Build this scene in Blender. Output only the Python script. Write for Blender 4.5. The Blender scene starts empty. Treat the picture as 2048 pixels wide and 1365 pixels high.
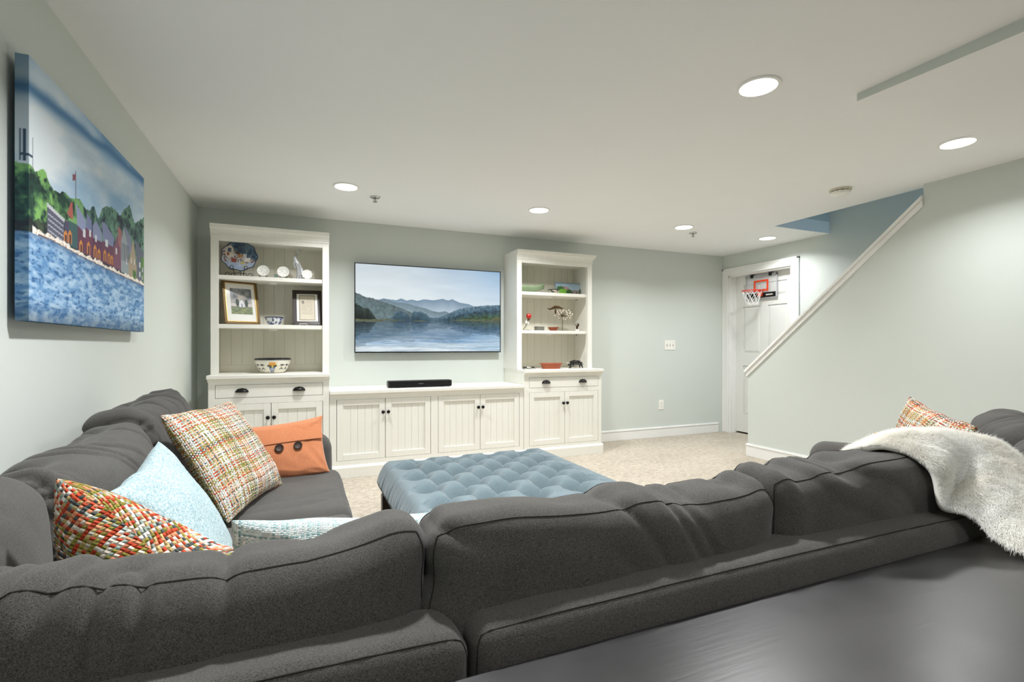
import bpy, bmesh, math, random
import numpy as np
from mathutils import Vector, Matrix

random.seed(7)
rng = np.random.default_rng(11)
PI = math.pi
scene = bpy.context.scene
COL = scene.collection

# ------------------------------------------------------------------ camera, light, exposure
cam_data = bpy.data.cameras.new('camera')
cam = bpy.data.objects.new('camera', cam_data)
COL.objects.link(cam)
cam.location = (0, 0, 1.09)
cam.rotation_euler = (PI / 2, 0, math.radians(-23.0))
cam_data.sensor_width = 36
cam_data.lens = 993.5 / 2048 * 36
cam_data.shift_y = (695.4 - 682.5) / 2048
cam_data.clip_start = 0.02
scene.camera = cam
scene.view_settings.view_transform = 'Standard'
scene.view_settings.look = 'None'
scene.view_settings.gamma = 1.0
scene.view_settings.exposure = 0.0
scene.view_settings.use_curve_mapping = False
scene.cycles.use_denoising = True
scene.cycles.max_bounces = 10
scene.cycles.diffuse_bounces = 7
scene.cycles.sample_clamp_indirect = 4.0
world = bpy.data.worlds.new('world')
scene.world = world
world.use_nodes = True
world.node_tree.nodes['Background'].inputs[0].default_value = (0.5, 0.55, 0.6, 1)
world.node_tree.nodes['Background'].inputs[1].default_value = 0.05
LAMP_WATTS = 20.5
LAMP_COLOR = (0.985, 0.99, 1.0)
LAMP_SPREAD = 142
STAIR_WATTS = 18.0

# ------------------------------------------------------------------ numbers
XL, XR, YB, H = -0.801, 5.039, 4.863, 2.271
YREAR = -2.4
XS, YS = 4.139, 3.675
XO, YO = 4.237, 3.454       # ceiling opening over the stair

# ------------------------------------------------------------------ helpers
def lin(c):
    c = np.asarray(c, float) / 255.0
    return np.where(c <= 0.04045, c / 12.92, ((c + 0.055) / 1.055) ** 2.4)

def rgba(c):
    l = lin(c)
    return (float(l[0]), float(l[1]), float(l[2]), 1.0)

def hash3(ix, iy, iz, seed):
    n = (ix.astype(np.int64) * 374761393 + iy.astype(np.int64) * 668265263 + iz.astype(np.int64) * 2147483647 + seed * 974711) & 0xFFFFFFFF
    n = ((n ^ (n >> 13)) * 1274126177) & 0xFFFFFFFF
    n = ((n ^ (n >> 16)) * 2246822519) & 0xFFFFFFFF
    return ((n ^ (n >> 15)) & 0xFFFFFF) / float(0xFFFFFF)

def noise(x, y, z=0.0, seed=0):
    x = np.asarray(x, float); y = np.asarray(y, float) + 0 * x; z = np.asarray(z, float) + 0 * x
    ix, iy, iz = np.floor(x), np.floor(y), np.floor(z)
    fx, fy, fz = x - ix, y - iy, z - iz
    fx, fy, fz = (f * f * (3 - 2 * f) for f in (fx, fy, fz))
    r = 0
    for dx in (0, 1):
        for dy in (0, 1):
            for dz in (0, 1):
                w = (fx if dx else 1 - fx) * (fy if dy else 1 - fy) * (fz if dz else 1 - fz)
                r = r + w * hash3(ix + dx, iy + dy, iz + dz, seed)
    return r

def fbm(x, y, z=0.0, seed=0, octs=4):
    a, s, t = 0.5, 0, 0
    for o in range(octs):
        s = s + a * noise(np.asarray(x) * 2 ** o, np.asarray(y) * 2 ** o, np.asarray(z) * 2 ** o, seed + o * 17)
        t += a; a *= 0.5
    return s / t

# ------------------------------------------------------------------ materials
def new_mat(name):
    m = bpy.data.materials.new(name)
    m.use_nodes = True
    nt = m.node_tree
    return m, nt, nt.nodes['Principled BSDF']

def N(nt, typ, **kw):
    n = nt.nodes.new(typ)
    for k, v in kw.items():
        setattr(n, k, v)
    return n

def paint(name, c, rough=0.5, spec=0.3, var=0.03, scale=6.0, bump=0.0, bscale=300.0, metal=0.0, coat=0.0, stretch=None):
    m, nt, b = new_mat(name)
    b.inputs['Roughness'].default_value = rough
    b.inputs['Specular IOR Level'].default_value = spec
    b.inputs['Metallic'].default_value = metal
    b.inputs['Coat Weight'].default_value = coat
    tc = N(nt, 'ShaderNodeTexCoord')
    src = tc.outputs['Object']
    if stretch:
        mp = N(nt, 'ShaderNodeMapping'); mp.inputs['Scale'].default_value = stretch
        nt.links.new(src, mp.inputs[0]); src = mp.outputs[0]
    no = N(nt, 'ShaderNodeTexNoise'); no.inputs['Scale'].default_value = scale; no.inputs['Detail'].default_value = 4
    nt.links.new(src, no.inputs['Vector'])
    mx = N(nt, 'ShaderNodeMix', data_type='RGBA')
    l = lin(c)
    mx.inputs[6].default_value = tuple(np.clip(l * (1 - var * 2), 0, 1)) + (1,)
    mx.inputs[7].default_value = tuple(np.clip(l * (1 + var * 2), 0, 1)) + (1,)
    nt.links.new(no.outputs[0], mx.inputs[0])
    nt.links.new(mx.outputs[2], b.inputs['Base Color'])
    if bump:
        n2 = N(nt, 'ShaderNodeTexNoise'); n2.inputs['Scale'].default_value = bscale; n2.inputs['Detail'].default_value = 3
        nt.links.new(src, n2.inputs['Vector'])
        bp = N(nt, 'ShaderNodeBump'); bp.inputs['Strength'].default_value = bump; bp.inputs['Distance'].default_value = 0.002
        nt.links.new(n2.outputs[0], bp.inputs['Height']); nt.links.new(bp.outputs[0], b.inputs['Normal'])
    return m

def fabric(name, dark, light, scale=800, bump=0.5, sheen=0.25, rough=0.9, blotch=0.12):
    """Heathered woven cloth: fine light and dark threads with a relief."""
    m, nt, b = new_mat(name)
    b.inputs['Roughness'].default_value = rough
    b.inputs['Specular IOR Level'].default_value = 0.15
    b.inputs['Sheen Weight'].default_value = sheen
    b.inputs['Sheen Roughness'].default_value = 0.5
    tc = N(nt, 'ShaderNodeTexCoord')
    def stretched(sx, sy, sz):
        mp = N(nt, 'ShaderNodeMapping'); mp.inputs['Scale'].default_value = (sx, sy, sz)
        nt.links.new(tc.outputs['Object'], mp.inputs[0])
        no = N(nt, 'ShaderNodeTexNoise'); no.inputs['Scale'].default_value = scale; no.inputs['Detail'].default_value = 1.5
        nt.links.new(mp.outputs[0], no.inputs['Vector'])
        return no.outputs[0]
    a = stretched(0.3, 1, 1); c = stretched(1, 0.6, 0.3)
    ad = N(nt, 'ShaderNodeMath', operation='ADD'); nt.links.new(a, ad.inputs[0]); nt.links.new(c, ad.inputs[1])
    mr = N(nt, 'ShaderNodeMapRange'); mr.inputs[1].default_value = 0.72; mr.inputs[2].default_value = 1.3
    nt.links.new(ad.outputs[0], mr.inputs[0])
    big = N(nt, 'ShaderNodeTexNoise'); big.inputs['Scale'].default_value = 9; big.inputs['Detail'].default_value = 4
    nt.links.new(tc.outputs['Object'], big.inputs['Vector'])
    bm = N(nt, 'ShaderNodeMath', operation='MULTIPLY_ADD'); bm.inputs[1].default_value = blotch * 2; bm.inputs[2].default_value = -blotch
    nt.links.new(big.outputs[0], bm.inputs[0])
    a2 = N(nt, 'ShaderNodeMath', operation='ADD', use_clamp=True); nt.links.new(mr.outputs[0], a2.inputs[0]); nt.links.new(bm.outputs[0], a2.inputs[1])
    mx = N(nt, 'ShaderNodeMix', data_type='RGBA')
    mx.inputs[6].default_value = rgba(dark); mx.inputs[7].default_value = rgba(light)
    nt.links.new(a2.outputs[0], mx.inputs[0]); nt.links.new(mx.outputs[2], b.inputs['Base Color'])
    bp = N(nt, 'ShaderNodeBump'); bp.inputs['Strength'].default_value = bump; bp.inputs['Distance'].default_value = 0.001
    nt.links.new(ad.outputs[0], bp.inputs['Height']); nt.links.new(bp.outputs[0], b.inputs['Normal'])
    return m

def weave(name, cols, n=48, bump=0.8):
    """Chunky basket weave of coloured yarns laid out over the UV map."""
    m, nt, b = new_mat(name)
    b.inputs['Roughness'].default_value = 0.85
    b.inputs['Specular IOR Level'].default_value = 0.2
    uv = N(nt, 'ShaderNodeTexCoord')
    wob = N(nt, 'ShaderNodeTexNoise'); wob.inputs['Scale'].default_value = 22
    nt.links.new(uv.outputs['UV'], wob.inputs['Vector'])
    sc = N(nt, 'ShaderNodeVectorMath', operation='SCALE'); sc.inputs['Scale'].default_value = n
    nt.links.new(uv.outputs['UV'], sc.inputs[0])
    wsc = N(nt, 'ShaderNodeVectorMath', operation='SCALE'); wsc.inputs['Scale'].default_value = 0.7
    nt.links.new(wob.outputs['Color'], wsc.inputs[0])
    av = N(nt, 'ShaderNodeVectorMath', operation='ADD'); nt.links.new(sc.outputs[0], av.inputs[0]); nt.links.new(wsc.outputs[0], av.inputs[1])
    sp = N(nt, 'ShaderNodeSeparateXYZ'); nt.links.new(av.outputs[0], sp.inputs[0])
    def M(op, a, bb=None):
        x = N(nt, 'ShaderNodeMath', operation=op)
        for i, v in enumerate((a, bb)):
            if v is None: continue
            if isinstance(v, (int, float)): x.inputs[i].default_value = v
            else: nt.links.new(v, x.inputs[i])
        return x.outputs[0]
    v2 = M('MULTIPLY', sp.outputs[1], 1.35)
    fu, fv = M('FLOOR', sp.outputs[0]), M('FLOOR', v2)
    par = M('MODULO', M('ADD', M('ADD', fu, fv), 400.0), 2.0)
    def ramp(val, off):
        wn = N(nt, 'ShaderNodeTexWhiteNoise', noise_dimensions='1D')
        nt.links.new(M('ADD', val, off), wn.inputs['W'])
        cr = N(nt, 'ShaderNodeValToRGB'); cr.color_ramp.interpolation = 'CONSTANT'
        el = cr.color_ramp.elements
        while len(el) < len(cols): el.new(0.5)
        p = 0.0
        for i, (c, w) in enumerate(cols):
            el[i].position = p; el[i].color = rgba(c); p += w
        nt.links.new(wn.outputs['Value'], cr.inputs[0])
        return cr.outputs[0]
    mx = N(nt, 'ShaderNodeMix', data_type='RGBA'); nt.links.new(par, mx.inputs[0])
    nt.links.new(ramp(fu, 3.3), mx.inputs[6]); nt.links.new(ramp(fv, 71.7), mx.inputs[7])
    wn2 = N(nt, 'ShaderNodeTexWhiteNoise', noise_dimensions='2D')
    cb = N(nt, 'ShaderNodeCombineXYZ'); nt.links.new(fu, cb.inputs[0]); nt.links.new(fv, cb.inputs[1]); nt.links.new(cb.outputs[0], wn2.inputs['Vector'])
    hs = N(nt, 'ShaderNodeHueSaturation')
    nt.links.new(M('ADD', M('MULTIPLY', wn2.outputs['Value'], 0.45), 0.75), hs.inputs['Value'])
    nt.links.new(mx.outputs[2], hs.inputs['Color']); nt.links.new(hs.outputs[0], b.inputs['Base Color'])
    su = M('SINE', M('MULTIPLY', M('FRACT', sp.outputs[0]), PI)); sv = M('SINE', M('MULTIPLY', M('FRACT', v2), PI))
    hh = N(nt, 'ShaderNodeMix', data_type='FLOAT'); nt.links.new(par, hh.inputs[0]); nt.links.new(su, hh.inputs[2]); nt.links.new(sv, hh.inputs[3])
    h2 = M('MULTIPLY', hh.outputs[0], M('ADD', M('MULTIPLY', M('MULTIPLY', su, sv), 0.5), 0.5))
    bp = N(nt, 'ShaderNodeBump'); bp.inputs['Strength'].default_value = bump; bp.inputs['Distance'].default_value = 0.004
    nt.links.new(h2, bp.inputs['Height']); nt.links.new(bp.outputs[0], b.inputs['Normal'])
    return m

def printed(name, rough=0.6, emit=0.0, spec=0.3):
    """Flat print or screen coloured by the mesh's colour attribute."""
    m, nt, b = new_mat(name)
    at = N(nt, 'ShaderNodeVertexColor'); at.layer_name = 'Col'
    b.inputs['Roughness'].default_value = rough
    b.inputs['Specular IOR Level'].default_value = spec
    if emit:
        b.inputs['Base Color'].default_value = (0.01, 0.01, 0.01, 1)
        nt.links.new(at.outputs[0], b.inputs['Emission Color']); b.inputs['Emission Strength'].default_value = emit
    else:
        nt.links.new(at.outputs[0], b.inputs['Base Color'])
    return m

def emitter(name, strength, c=(1, 0.98, 0.95)):
    m, nt, b = new_mat(name)
    b.inputs['Emission Color'].default_value = (*c, 1); b.inputs['Emission Strength'].default_value = strength
    no = N(nt, 'ShaderNodeTexNoise'); no.inputs['Scale'].default_value = 50
    nt.links.new(no.outputs[0], b.inputs['Roughness'])
    return m

def carpet_mat():
    m, nt, b = new_mat('carpet')
    b.inputs['Roughness'].default_value = 1.0; b.inputs['Specular IOR Level'].default_value = 0.05
    b.inputs['Sheen Weight'].default_value = 0.2
    tc = N(nt, 'ShaderNodeTexCoord')
    def nz(s, d):
        n = N(nt, 'ShaderNodeTexNoise'); n.inputs['Scale'].default_value = s; n.inputs['Detail'].default_value = d
        nt.links.new(tc.outputs['Object'], n.inputs['Vector']); return n.outputs[0]
    f, g, k = nz(130, 3), nz(24, 3), nz(2.2, 3)
    ad = N(nt, 'ShaderNodeMath', operation='MULTIPLY_ADD'); ad.inputs[1].default_value = 0.55
    nt.links.new(f, ad.inputs[0]); 
    m2 = N(nt, 'ShaderNodeMath', operation='MULTIPLY_ADD'); m2.inputs[1].default_value = 0.3
    nt.links.new(g, m2.inputs[0]); m3 = N(nt, 'ShaderNodeMath', operation='MULTIPLY'); m3.inputs[1].default_value = 0.15
    nt.links.new(k, m3.inputs[0]); nt.links.new(m3.outputs[0], m2.inputs[2]); nt.links.new(m2.outputs[0], ad.inputs[2])
    cr = N(nt, 'ShaderNodeValToRGB')
    cr.color_ramp.elements[0].position = 0.33; cr.color_ramp.elements[0].color = rgba((130, 119, 102))
    cr.color_ramp.elements[1].position = 0.62; cr.color_ramp.elements[1].color = rgba((212, 202, 186))
    nt.links.new(ad.outputs[0], cr.inputs[0]); nt.links.new(cr.outputs[0], b.inputs['Base Color'])
    bp = N(nt, 'ShaderNodeBump'); bp.inputs['Strength'].default_value = 0.8; bp.inputs['Distance'].default_value = 0.012
    nt.links.new(ad.outputs[0], bp.inputs['Height']); nt.links.new(bp.outputs[0], b.inputs['Normal'])
    return m

def tabletop_mat():
    m, nt, b = new_mat('black_tabletop')
    tc = N(nt, 'ShaderNodeTexCoord')
    n = N(nt, 'ShaderNodeTexNoise'); n.inputs['Scale'].default_value = 7; n.inputs['Detail'].default_value = 6
    nt.links.new(tc.outputs['Object'], n.inputs['Vector'])
    cr = N(nt, 'ShaderNodeValToRGB')
    cr.color_ramp.elements[0].color = rgba((24, 24, 25)); cr.color_ramp.elements[1].color = rgba((38, 38, 39))
    nt.links.new(n.outputs[0], cr.inputs[0]); nt.links.new(cr.outputs[0], b.inputs['Base Color'])
    mr = N(nt, 'ShaderNodeMapRange'); mr.inputs[3].default_value = 0.27; mr.inputs[4].default_value = 0.40
    nt.links.new(n.outputs[0], mr.inputs[0]); nt.links.new(mr.outputs[0], b.inputs['Roughness'])
    b.inputs['Specular IOR Level'].default_value = 0.6
    b.inputs['Coat Weight'].default_value = 0.15
    b.inputs['Coat Roughness'].default_value = 0.3
    mp = N(nt, 'ShaderNodeMapping'); mp.inputs['Rotation'].default_value = (0, 0, 0.5); mp.inputs['Scale'].default_value = (9, 120, 30)
    nt.links.new(tc.outputs['Object'], mp.inputs[0])
    s = N(nt, 'ShaderNodeTexNoise'); s.inputs['Scale'].default_value = 1.0; s.inputs['Detail'].default_value = 2
    nt.links.new(mp.outputs[0], s.inputs['Vector'])
    bp = N(nt, 'ShaderNodeBump'); bp.inputs['Strength'].default_value = 0.12; bp.inputs['Distance'].default_value = 0.001
    nt.links.new(s.outputs[0], bp.inputs['Height']); nt.links.new(bp.outputs[0], b.inputs['Normal'])
    return m

def clear_mat(name, c, alpha):
    m, nt, b = new_mat(name)
    b.inputs['Base Color'].default_value = rgba(c); b.inputs['Alpha'].default_value = alpha
    b.inputs['Roughness'].default_value = 0.1
    return m

WALL = paint('wall_paint', (207, 213, 208), 0.7, 0.2, 0.008, 3, 0.06, 350)
CEIL = paint('ceiling_paint', (243, 244, 244), 0.85, 0.1, 0.006, 3, 0.05, 300)
TRIM = paint('white_trim_paint', (238, 238, 236), 0.4, 0.4, 0.008, 5)
CAB = paint('cream_cabinet_paint', (232, 231, 223), 0.42, 0.35, 0.02, 4, 0.05, 60, stretch=(12, 12, 1))
CABB = paint('cream_beadboard_paint', (230, 227, 213), 0.5, 0.3, 0.03, 4, 0.05, 60, stretch=(12, 12, 1))
DOORP = paint('white_door_paint', (226, 227, 224), 0.42, 0.35, 0.008, 5)
CARPET = carpet_mat()
GREY = fabric('charcoal_linen', (40, 39, 38), (99, 97, 93), 1500, 0.5, 0.15)
GREYS = paint('charcoal_thread', (44, 43, 41), 0.9, 0.1, 0.1, 200)
TABLE = tabletop_mat()
TWEEDC = [((218, 210, 194), .2), ((190, 84, 52), .12), ((220, 160, 124), .1), ((146, 142, 76), .12), ((92, 96, 92), .13), ((166, 178, 170), .13), ((200, 178, 134), .12), ((226, 224, 218), .08)]
TWEED = weave('shaded_orange_olive_tweed', [((218, 210, 194), .14), ((176, 66, 40), .15), ((214, 140, 104), .1), ((136, 130, 58), .18), ((76, 82, 80), .17), ((150, 164, 154), .13), ((190, 166, 112), .08), ((226, 224, 218), .05)], 58)  # backlit copy of the tweed: shade put into darker yarn colours
TWEEDLIT = weave('lit_orange_olive_tweed', TWEEDC, 66)  # lit copy of the same tweed, brightness put into paler yarns
TEALW = weave('teal_rib_weave', [((206, 220, 218), .35), ((160, 190, 190), .25), ((218, 228, 225), .2), ((124, 162, 165), .1), ((186, 206, 206), .1)], 105, 0.6)
PALEBLUE = fabric('pale_blue_linen', (116, 146, 156), (184, 198, 198), 300, 0.3, 0.1)
ORANGE = fabric('orange_linen', (182, 110, 74), (210, 142, 102), 700, 0.3, 0.2)
BLUE = fabric('dusty_blue_linen', (84, 100, 107), (117, 132, 137), 900, 0.3, 0.25)
def fur_mat():
    m, nt, b = new_mat('ivory_fur')
    b.inputs['Roughness'].default_value = 0.9; b.inputs['Specular IOR Level'].default_value = 0.1
    b.inputs['Base Color'].default_value = rgba((250, 248, 243))
    no = N(nt, 'ShaderNodeTexNoise'); no.inputs['Scale'].default_value = 9
    tc = N(nt, 'ShaderNodeTexCoord'); nt.links.new(tc.outputs['Object'], no.inputs['Vector'])
    cr = N(nt, 'ShaderNodeValToRGB'); cr.color_ramp.elements[0].position = .3; cr.color_ramp.elements[0].color = rgba((248, 246, 240)); cr.color_ramp.elements[1].position = .6; cr.color_ramp.elements[1].color = rgba((254, 254, 252))
    nt.links.new(no.outputs[0], cr.inputs[0]); nt.links.new(cr.outputs[0], b.inputs['Base Color'])
    tr = N(nt, 'ShaderNodeBsdfTranslucent'); nt.links.new(cr.outputs[0], tr.inputs[0])
    mx = N(nt, 'ShaderNodeMixShader'); mx.inputs[0].default_value = 0.3
    nt.links.new(b.outputs[0], mx.inputs[1]); nt.links.new(tr.outputs[0], mx.inputs[2])
    nt.links.new(mx.outputs[0], nt.nodes['Material Output'].inputs[0])
    return m
WHITEFUR = fur_mat()
LINING = paint('ivory_lining', (246, 244, 236), 0.9, 0.1, 0.04, 30)
DARKWOOD = paint('dark_brown_wood', (50, 34, 26), 0.45, 0.4, 0.2, 8, stretch=(10, 10, 1))
BLACKMETAL = paint('oil_rubbed_black_metal', (26, 24, 23), 0.35, 0.5, 0.1, 40, metal=0.6)
BLACKP = paint('black_plastic', (16, 17, 17), 0.4, 0.4, 0.05, 60)
BLACKG = paint('black_speaker_grille', (18, 19, 19), 0.8, 0.2, 0.2, 900, 0.5, 900)
LAMPWHITE = paint('white_lamp_trim', (240, 240, 238), 0.5, 0.3, 0.005, 5)
LENS = emitter('lit_lens', 14.0)
SCREEN = printed('lit_screen', 0.2, 1.0, 0.3)
PRINT = printed('matte_print', 0.65)
GLAZEPRINT = printed('glazed_print', 0.15, 0, 0.5)
IVORYPLAS = paint('white_plastic', (240, 239, 232), 0.35, 0.4, 0.005, 10)
GREYPLAS = paint('grey_slot_plastic', (120, 118, 110), 0.5, 0.3, 0.02, 10)
CHROME = paint('chrome', (200, 200, 196), 0.2, 0.5, 0.02, 30, metal=1.0)
GOLDF = paint('antique_gold', (104, 82, 46), 0.45, 0.4, 0.15, 60, metal=0.3)
BROWNF = paint('dark_brown_frame', (44, 34, 30), 0.4, 0.4, 0.08, 30)
WHITEMAT = paint('white_mount_board', (240, 239, 234), 0.8, 0.1, 0.01, 20)
PORC = paint('white_porcelain', (244, 243, 238), 0.15, 0.5, 0.005, 10)
GREYPORC = paint('grey_glazed_porcelain', (186, 188, 190), 0.15, 0.5, 0.05, 12)
TERRA = paint('terracotta', (158, 84, 56), 0.6, 0.3, 0.08, 60)
GLASSGREEN = paint('green_glass', (150, 172, 136), 0.15, 0.6, 0.12, 14)
PEWTER = paint('pewter', (150, 150, 140), 0.35, 0.5, 0.08, 60, metal=0.7)
BRONZE = paint('bronze_wire', (88, 70, 44), 0.4, 0.5, 0.15, 60, metal=0.8)
REDG = paint('red_enamel', (190, 44, 36), 0.25, 0.5, 0.1, 50)
BLACKGLOSS = paint('black_gloss_ceramic', (14, 14, 15), 0.12, 0.6, 0.05, 30)
ORANGEP = paint('orange_red_plastic', (232, 78, 36), 0.4, 0.4, 0.02, 20)
CLEAR = clear_mat('clear_board', (232, 237, 240), 0.18)
GREYEDGE = paint('grey_rubber_edge', (176, 178, 182), 0.5, 0.3, 0.02, 20)
NETWHITE = paint('white_net_cord', (240, 240, 240), 0.8, 0.1, 0.02, 90)
BUTTON = paint('brown_coconut_button', (58, 44, 36), 0.5, 0.4, 0.35, 90)
BEIGEPLAS = paint('aged_beige_plastic', (205, 200, 182), 0.45, 0.3, 0.03, 30)
VOID = paint('dark_gap', (8, 8, 8), 0.9, 0.05, 0.02, 10)

# ------------------------------------------------------------------ mesh builder
class MB:
    def __init__(self):
        self.v, self.f = [], []
        self.uv = None
    def add(self, verts, faces):
        o = len(self.v)
        self.v += [tuple(map(float, p)) for p in verts]
        self.f += [tuple(int(i) + o for i in fc) for fc in faces]
        return self
    def box(self, x0, x1, y0, y1, z0, z1):
        p = [(x, y, z) for z in (z0, z1) for y in (y0, y1) for x in (x0, x1)]
        return self.add(p, [(0, 2, 3, 1), (4, 5, 7, 6), (0, 1, 5, 4), (2, 6, 7, 3), (0, 4, 6, 2), (1, 3, 7, 5)])
    def prism(self, poly, axis, a0, a1):
        """poly: 2-D points; axis: 'x','y','z' extrusion axis (the other two axes in order)."""
        def p3(p, a):
            return {'x': (a, p[0], p[1]), 'y': (p[0], a, p[1]), 'z': (p[0], p[1], a)}[axis]
        n = len(poly)
        vs = [p3(p, a0) for p in poly] + [p3(p, a1) for p in poly]
        fs = [tuple(range(n)), tuple(range(2 * n - 1, n - 1, -1))] + [(i, i + n, (i + 1) % n + n, (i + 1) % n) for i in range(n)]
        return self.add(vs, fs)
    def lathe(self, prof, c=(0, 0, 0), seg=32, sx=1.0, sy=1.0, wob=None):
        vs, fs = [], []
        for (r, z) in prof:
            for k in range(seg):
                a = 2 * PI * k / seg
                w = wob(a) if wob else 1.0
                vs.append((c[0] + r * w * sx * math.cos(a), c[1] + r * w * sy * math.sin(a), c[2] + z))
        for i in range(len(prof) - 1):
            for k in range(seg):
                k2 = (k + 1) % seg
                fs.append((i * seg + k, i * seg + k2, (i + 1) * seg + k2, (i + 1) * seg + k))
        if prof[0][0] > 1e-6: fs.append(tuple(range(seg - 1, -1, -1)))
        if prof[-1][0] > 1e-6: fs.append(tuple(range((len(prof) - 1) * seg, len(prof) * seg)))
        return self.add(vs, fs)
    def tube(self, pts, r, seg=8, closed=False):
        pts = [Vector(p) for p in pts]
        n = len(pts)
        rr = r if isinstance(r, (list, tuple)) else [r] * n
        vs, fs = [], []
        up = None
        for i, p in enumerate(pts):
            a = pts[(i - 1) % n] if (closed or i > 0) else p
            b = pts[(i + 1) % n] if (closed or i < n - 1) else p
            t = (b - a).normalized() if (b - a).length > 1e-9 else Vector((0, 0, 1))
            if up is None:
                up = t.orthogonal().normalized()
            up = (up - t * up.dot(t))
            up = up.normalized() if up.length > 1e-6 else t.orthogonal().normalized()
            s = t.cross(up)
            for k in range(seg):
                an = 2 * PI * k / seg
                vs.append(p + (up * math.cos(an) + s * math.sin(an)) * rr[i])
        m = n if closed else n - 1
        for i in range(m):
            j = (i + 1) % n
            for k in range(seg):
                k2 = (k + 1) % seg
                fs.append((i * seg + k, i * seg + k2, j * seg + k2, j * seg + k))
        if not closed:
            fs.append(tuple(range(seg - 1, -1, -1))); fs.append(tuple(range((n - 1) * seg, n * seg)))
        return self.add(vs, fs)
    def grid(self, P, closed_u=False):
        P = np.asarray(P); nu, nv = P.shape[:2]
        fs = []
        for i in range(nu - (0 if closed_u else 1)):
            i2 = (i + 1) % nu
            for j in range(nv - 1):
                fs.append((i * nv + j, i2 * nv + j, i2 * nv + j + 1, i * nv + j + 1))
        return self.add(P.reshape(-1, 3), fs)
    def xf(self, M):
        self.v = [tuple(M @ Vector(p)) for p in self.v]
        return self
    def mesh(self, name, smooth=False, ang=35):
        me = bpy.data.meshes.new(name)
        me.from_pydata(self.v, [], self.f)
        me.update()
        bm = bmesh.new(); bm.from_mesh(me)
        bmesh.ops.recalc_face_normals(bm, faces=bm.faces)
        bm.to_mesh(me); bm.free()
        if smooth:
            me.shade_smooth()
            if ang < 180:
                me.set_sharp_from_angle(angle=math.radians(ang))
        return me

def link(name, me, mat, parent=None):
    o = bpy.data.objects.new(name, me)
    COL.objects.link(o)
    if mat and not me.materials: me.materials.append(mat)
    if parent: o.parent = parent
    return o

def tag(o, label=None, cat=None, group=None, kind=None):
    for k, v in (('label', label), ('category', cat), ('group', group), ('kind', kind)):
        if v: o[k] = v
    return o

def bevel(o, w, seg=2, ang=40):
    m = o.modifiers.new('bevel', 'BEVEL'); m.width = w; m.segments = seg; m.limit_method = 'ANGLE'; m.angle_limit = math.radians(ang)
    m.harden_normals = False
    return o

def structure(name, mb, mat, parent=None, smooth=False, bev=0):
    o = link(name, mb.mesh(name, smooth), mat, parent)
    if not parent: o['kind'] = 'structure'
    if bev: bevel(o, bev)
    return o

class Thing:
    """An Empty at the thing's base that parents its parts; part meshes come in world or local coordinates."""
    def __init__(self, name, label, cat, loc=(0, 0, 0), rotz=0.0, group=None, M=None):
        e = bpy.data.objects.new(name, None); COL.objects.link(e)
        e.empty_display_size = 0.05
        self.M = M if M is not None else Matrix.Translation(loc) @ Matrix.Rotation(rotz, 4, 'Z')
        e.matrix_world = self.M
        self.inv = self.M.inverted()
        tag(e, label, cat, group)
        self.e = e
    def part(self, name, mb, mat, parent=None, world=False, smooth=False, bev=0, label=None, ang=35, seg=2):
        if world: mb.xf(self.inv)
        o = link(name, mb.mesh(name, smooth, ang), mat, parent or self.e)
        if bev: bevel(o, bev, seg)
        if label: o['label'] = label
        return o
    def shared(self, name, me, mat, parent=None, loc=(0, 0, 0)):
        o = link(name, me, mat, parent or self.e); o.location = loc
        return o

def single(name, mb, mat, label, cat, group=None, smooth=False, bev=0, ang=35):
    o = link(name, mb.mesh(name, smooth, ang), mat)
    if bev: bevel(o, bev)
    return tag(o, label, cat, group)

def color_mesh(name, P, C, mat, parent=None):
    """P: (nu,nv,3) points, C: (nu,nv,3) sRGB 0-255 -> a mesh with a colour attribute."""
    nu, nv = P.shape[:2]
    idx = np.arange(nu * nv).reshape(nu, nv)
    q = np.stack([idx[:-1, :-1], idx[1:, :-1], idx[1:, 1:], idx[:-1, 1:]], -1).reshape(-1, 4)
    me = bpy.data.meshes.new(name)
    me.from_pydata(P.reshape(-1, 3).tolist(), [], q.tolist())
    ca = me.color_attributes.new('Col', 'FLOAT_COLOR', 'POINT')
    c4 = np.ones((nu * nv, 4)); c4[:, :3] = lin(np.clip(C, 0, 255)).reshape(-1, 3)
    ca.data.foreach_set('color', c4.astype(np.float32).ravel())
    me.shade_smooth(); me.update()
    return link(name, me, mat, parent)

def inside(poly, X, Y):
    r = np.zeros(X.shape, bool)
    n = len(poly)
    for i in range(n):
        x0, y0 = poly[i]; x1, y1 = poly[(i + 1) % n]
        if y0 == y1: continue
        c = ((y0 > Y) != (y1 > Y)) & (X < (x1 - x0) * (Y - y0) / (y1 - y0) + x0)
        r ^= c
    return r

# ------------------------------------------------------------------ setting
structure('floor', MB().box(XL - .1, XR + .4, YREAR - .1, YB + .1, -0.1, 0.0), CARPET)
structure('wall_left', MB().box(XL - .1, XL, YREAR, YB + .1, 0, H), WALL)
structure('wall_back', MB().box(XL - .1, XR + .3, YB, YB + .1, 0, H), WALL)
structure('wall_rear', MB().box(XL - .1, XR + .3, YREAR - .1, YREAR, 0, H), WALL)
DY0, DY1, DZ = 3.883, 4.77, 2.005
ZT = 4.3
m = MB().box(XR, XR + .13, DY1, YB, 0, H).box(XR, XR + .13, DY0, DY1, DZ, H).box(XR, XR + .13, YREAR, DY0, 0, H)
m.box(XR, XR + .13, YREAR, YO + .1, H, ZT)
structure('wall_right', m, WALL)
structure('ceiling', MB().box(XL - .1, XO, YREAR - .1, YB + .1, H, H + .12).box(XO, XR + .3, YO, YB + .1, H, H + .12), CEIL)
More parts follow.
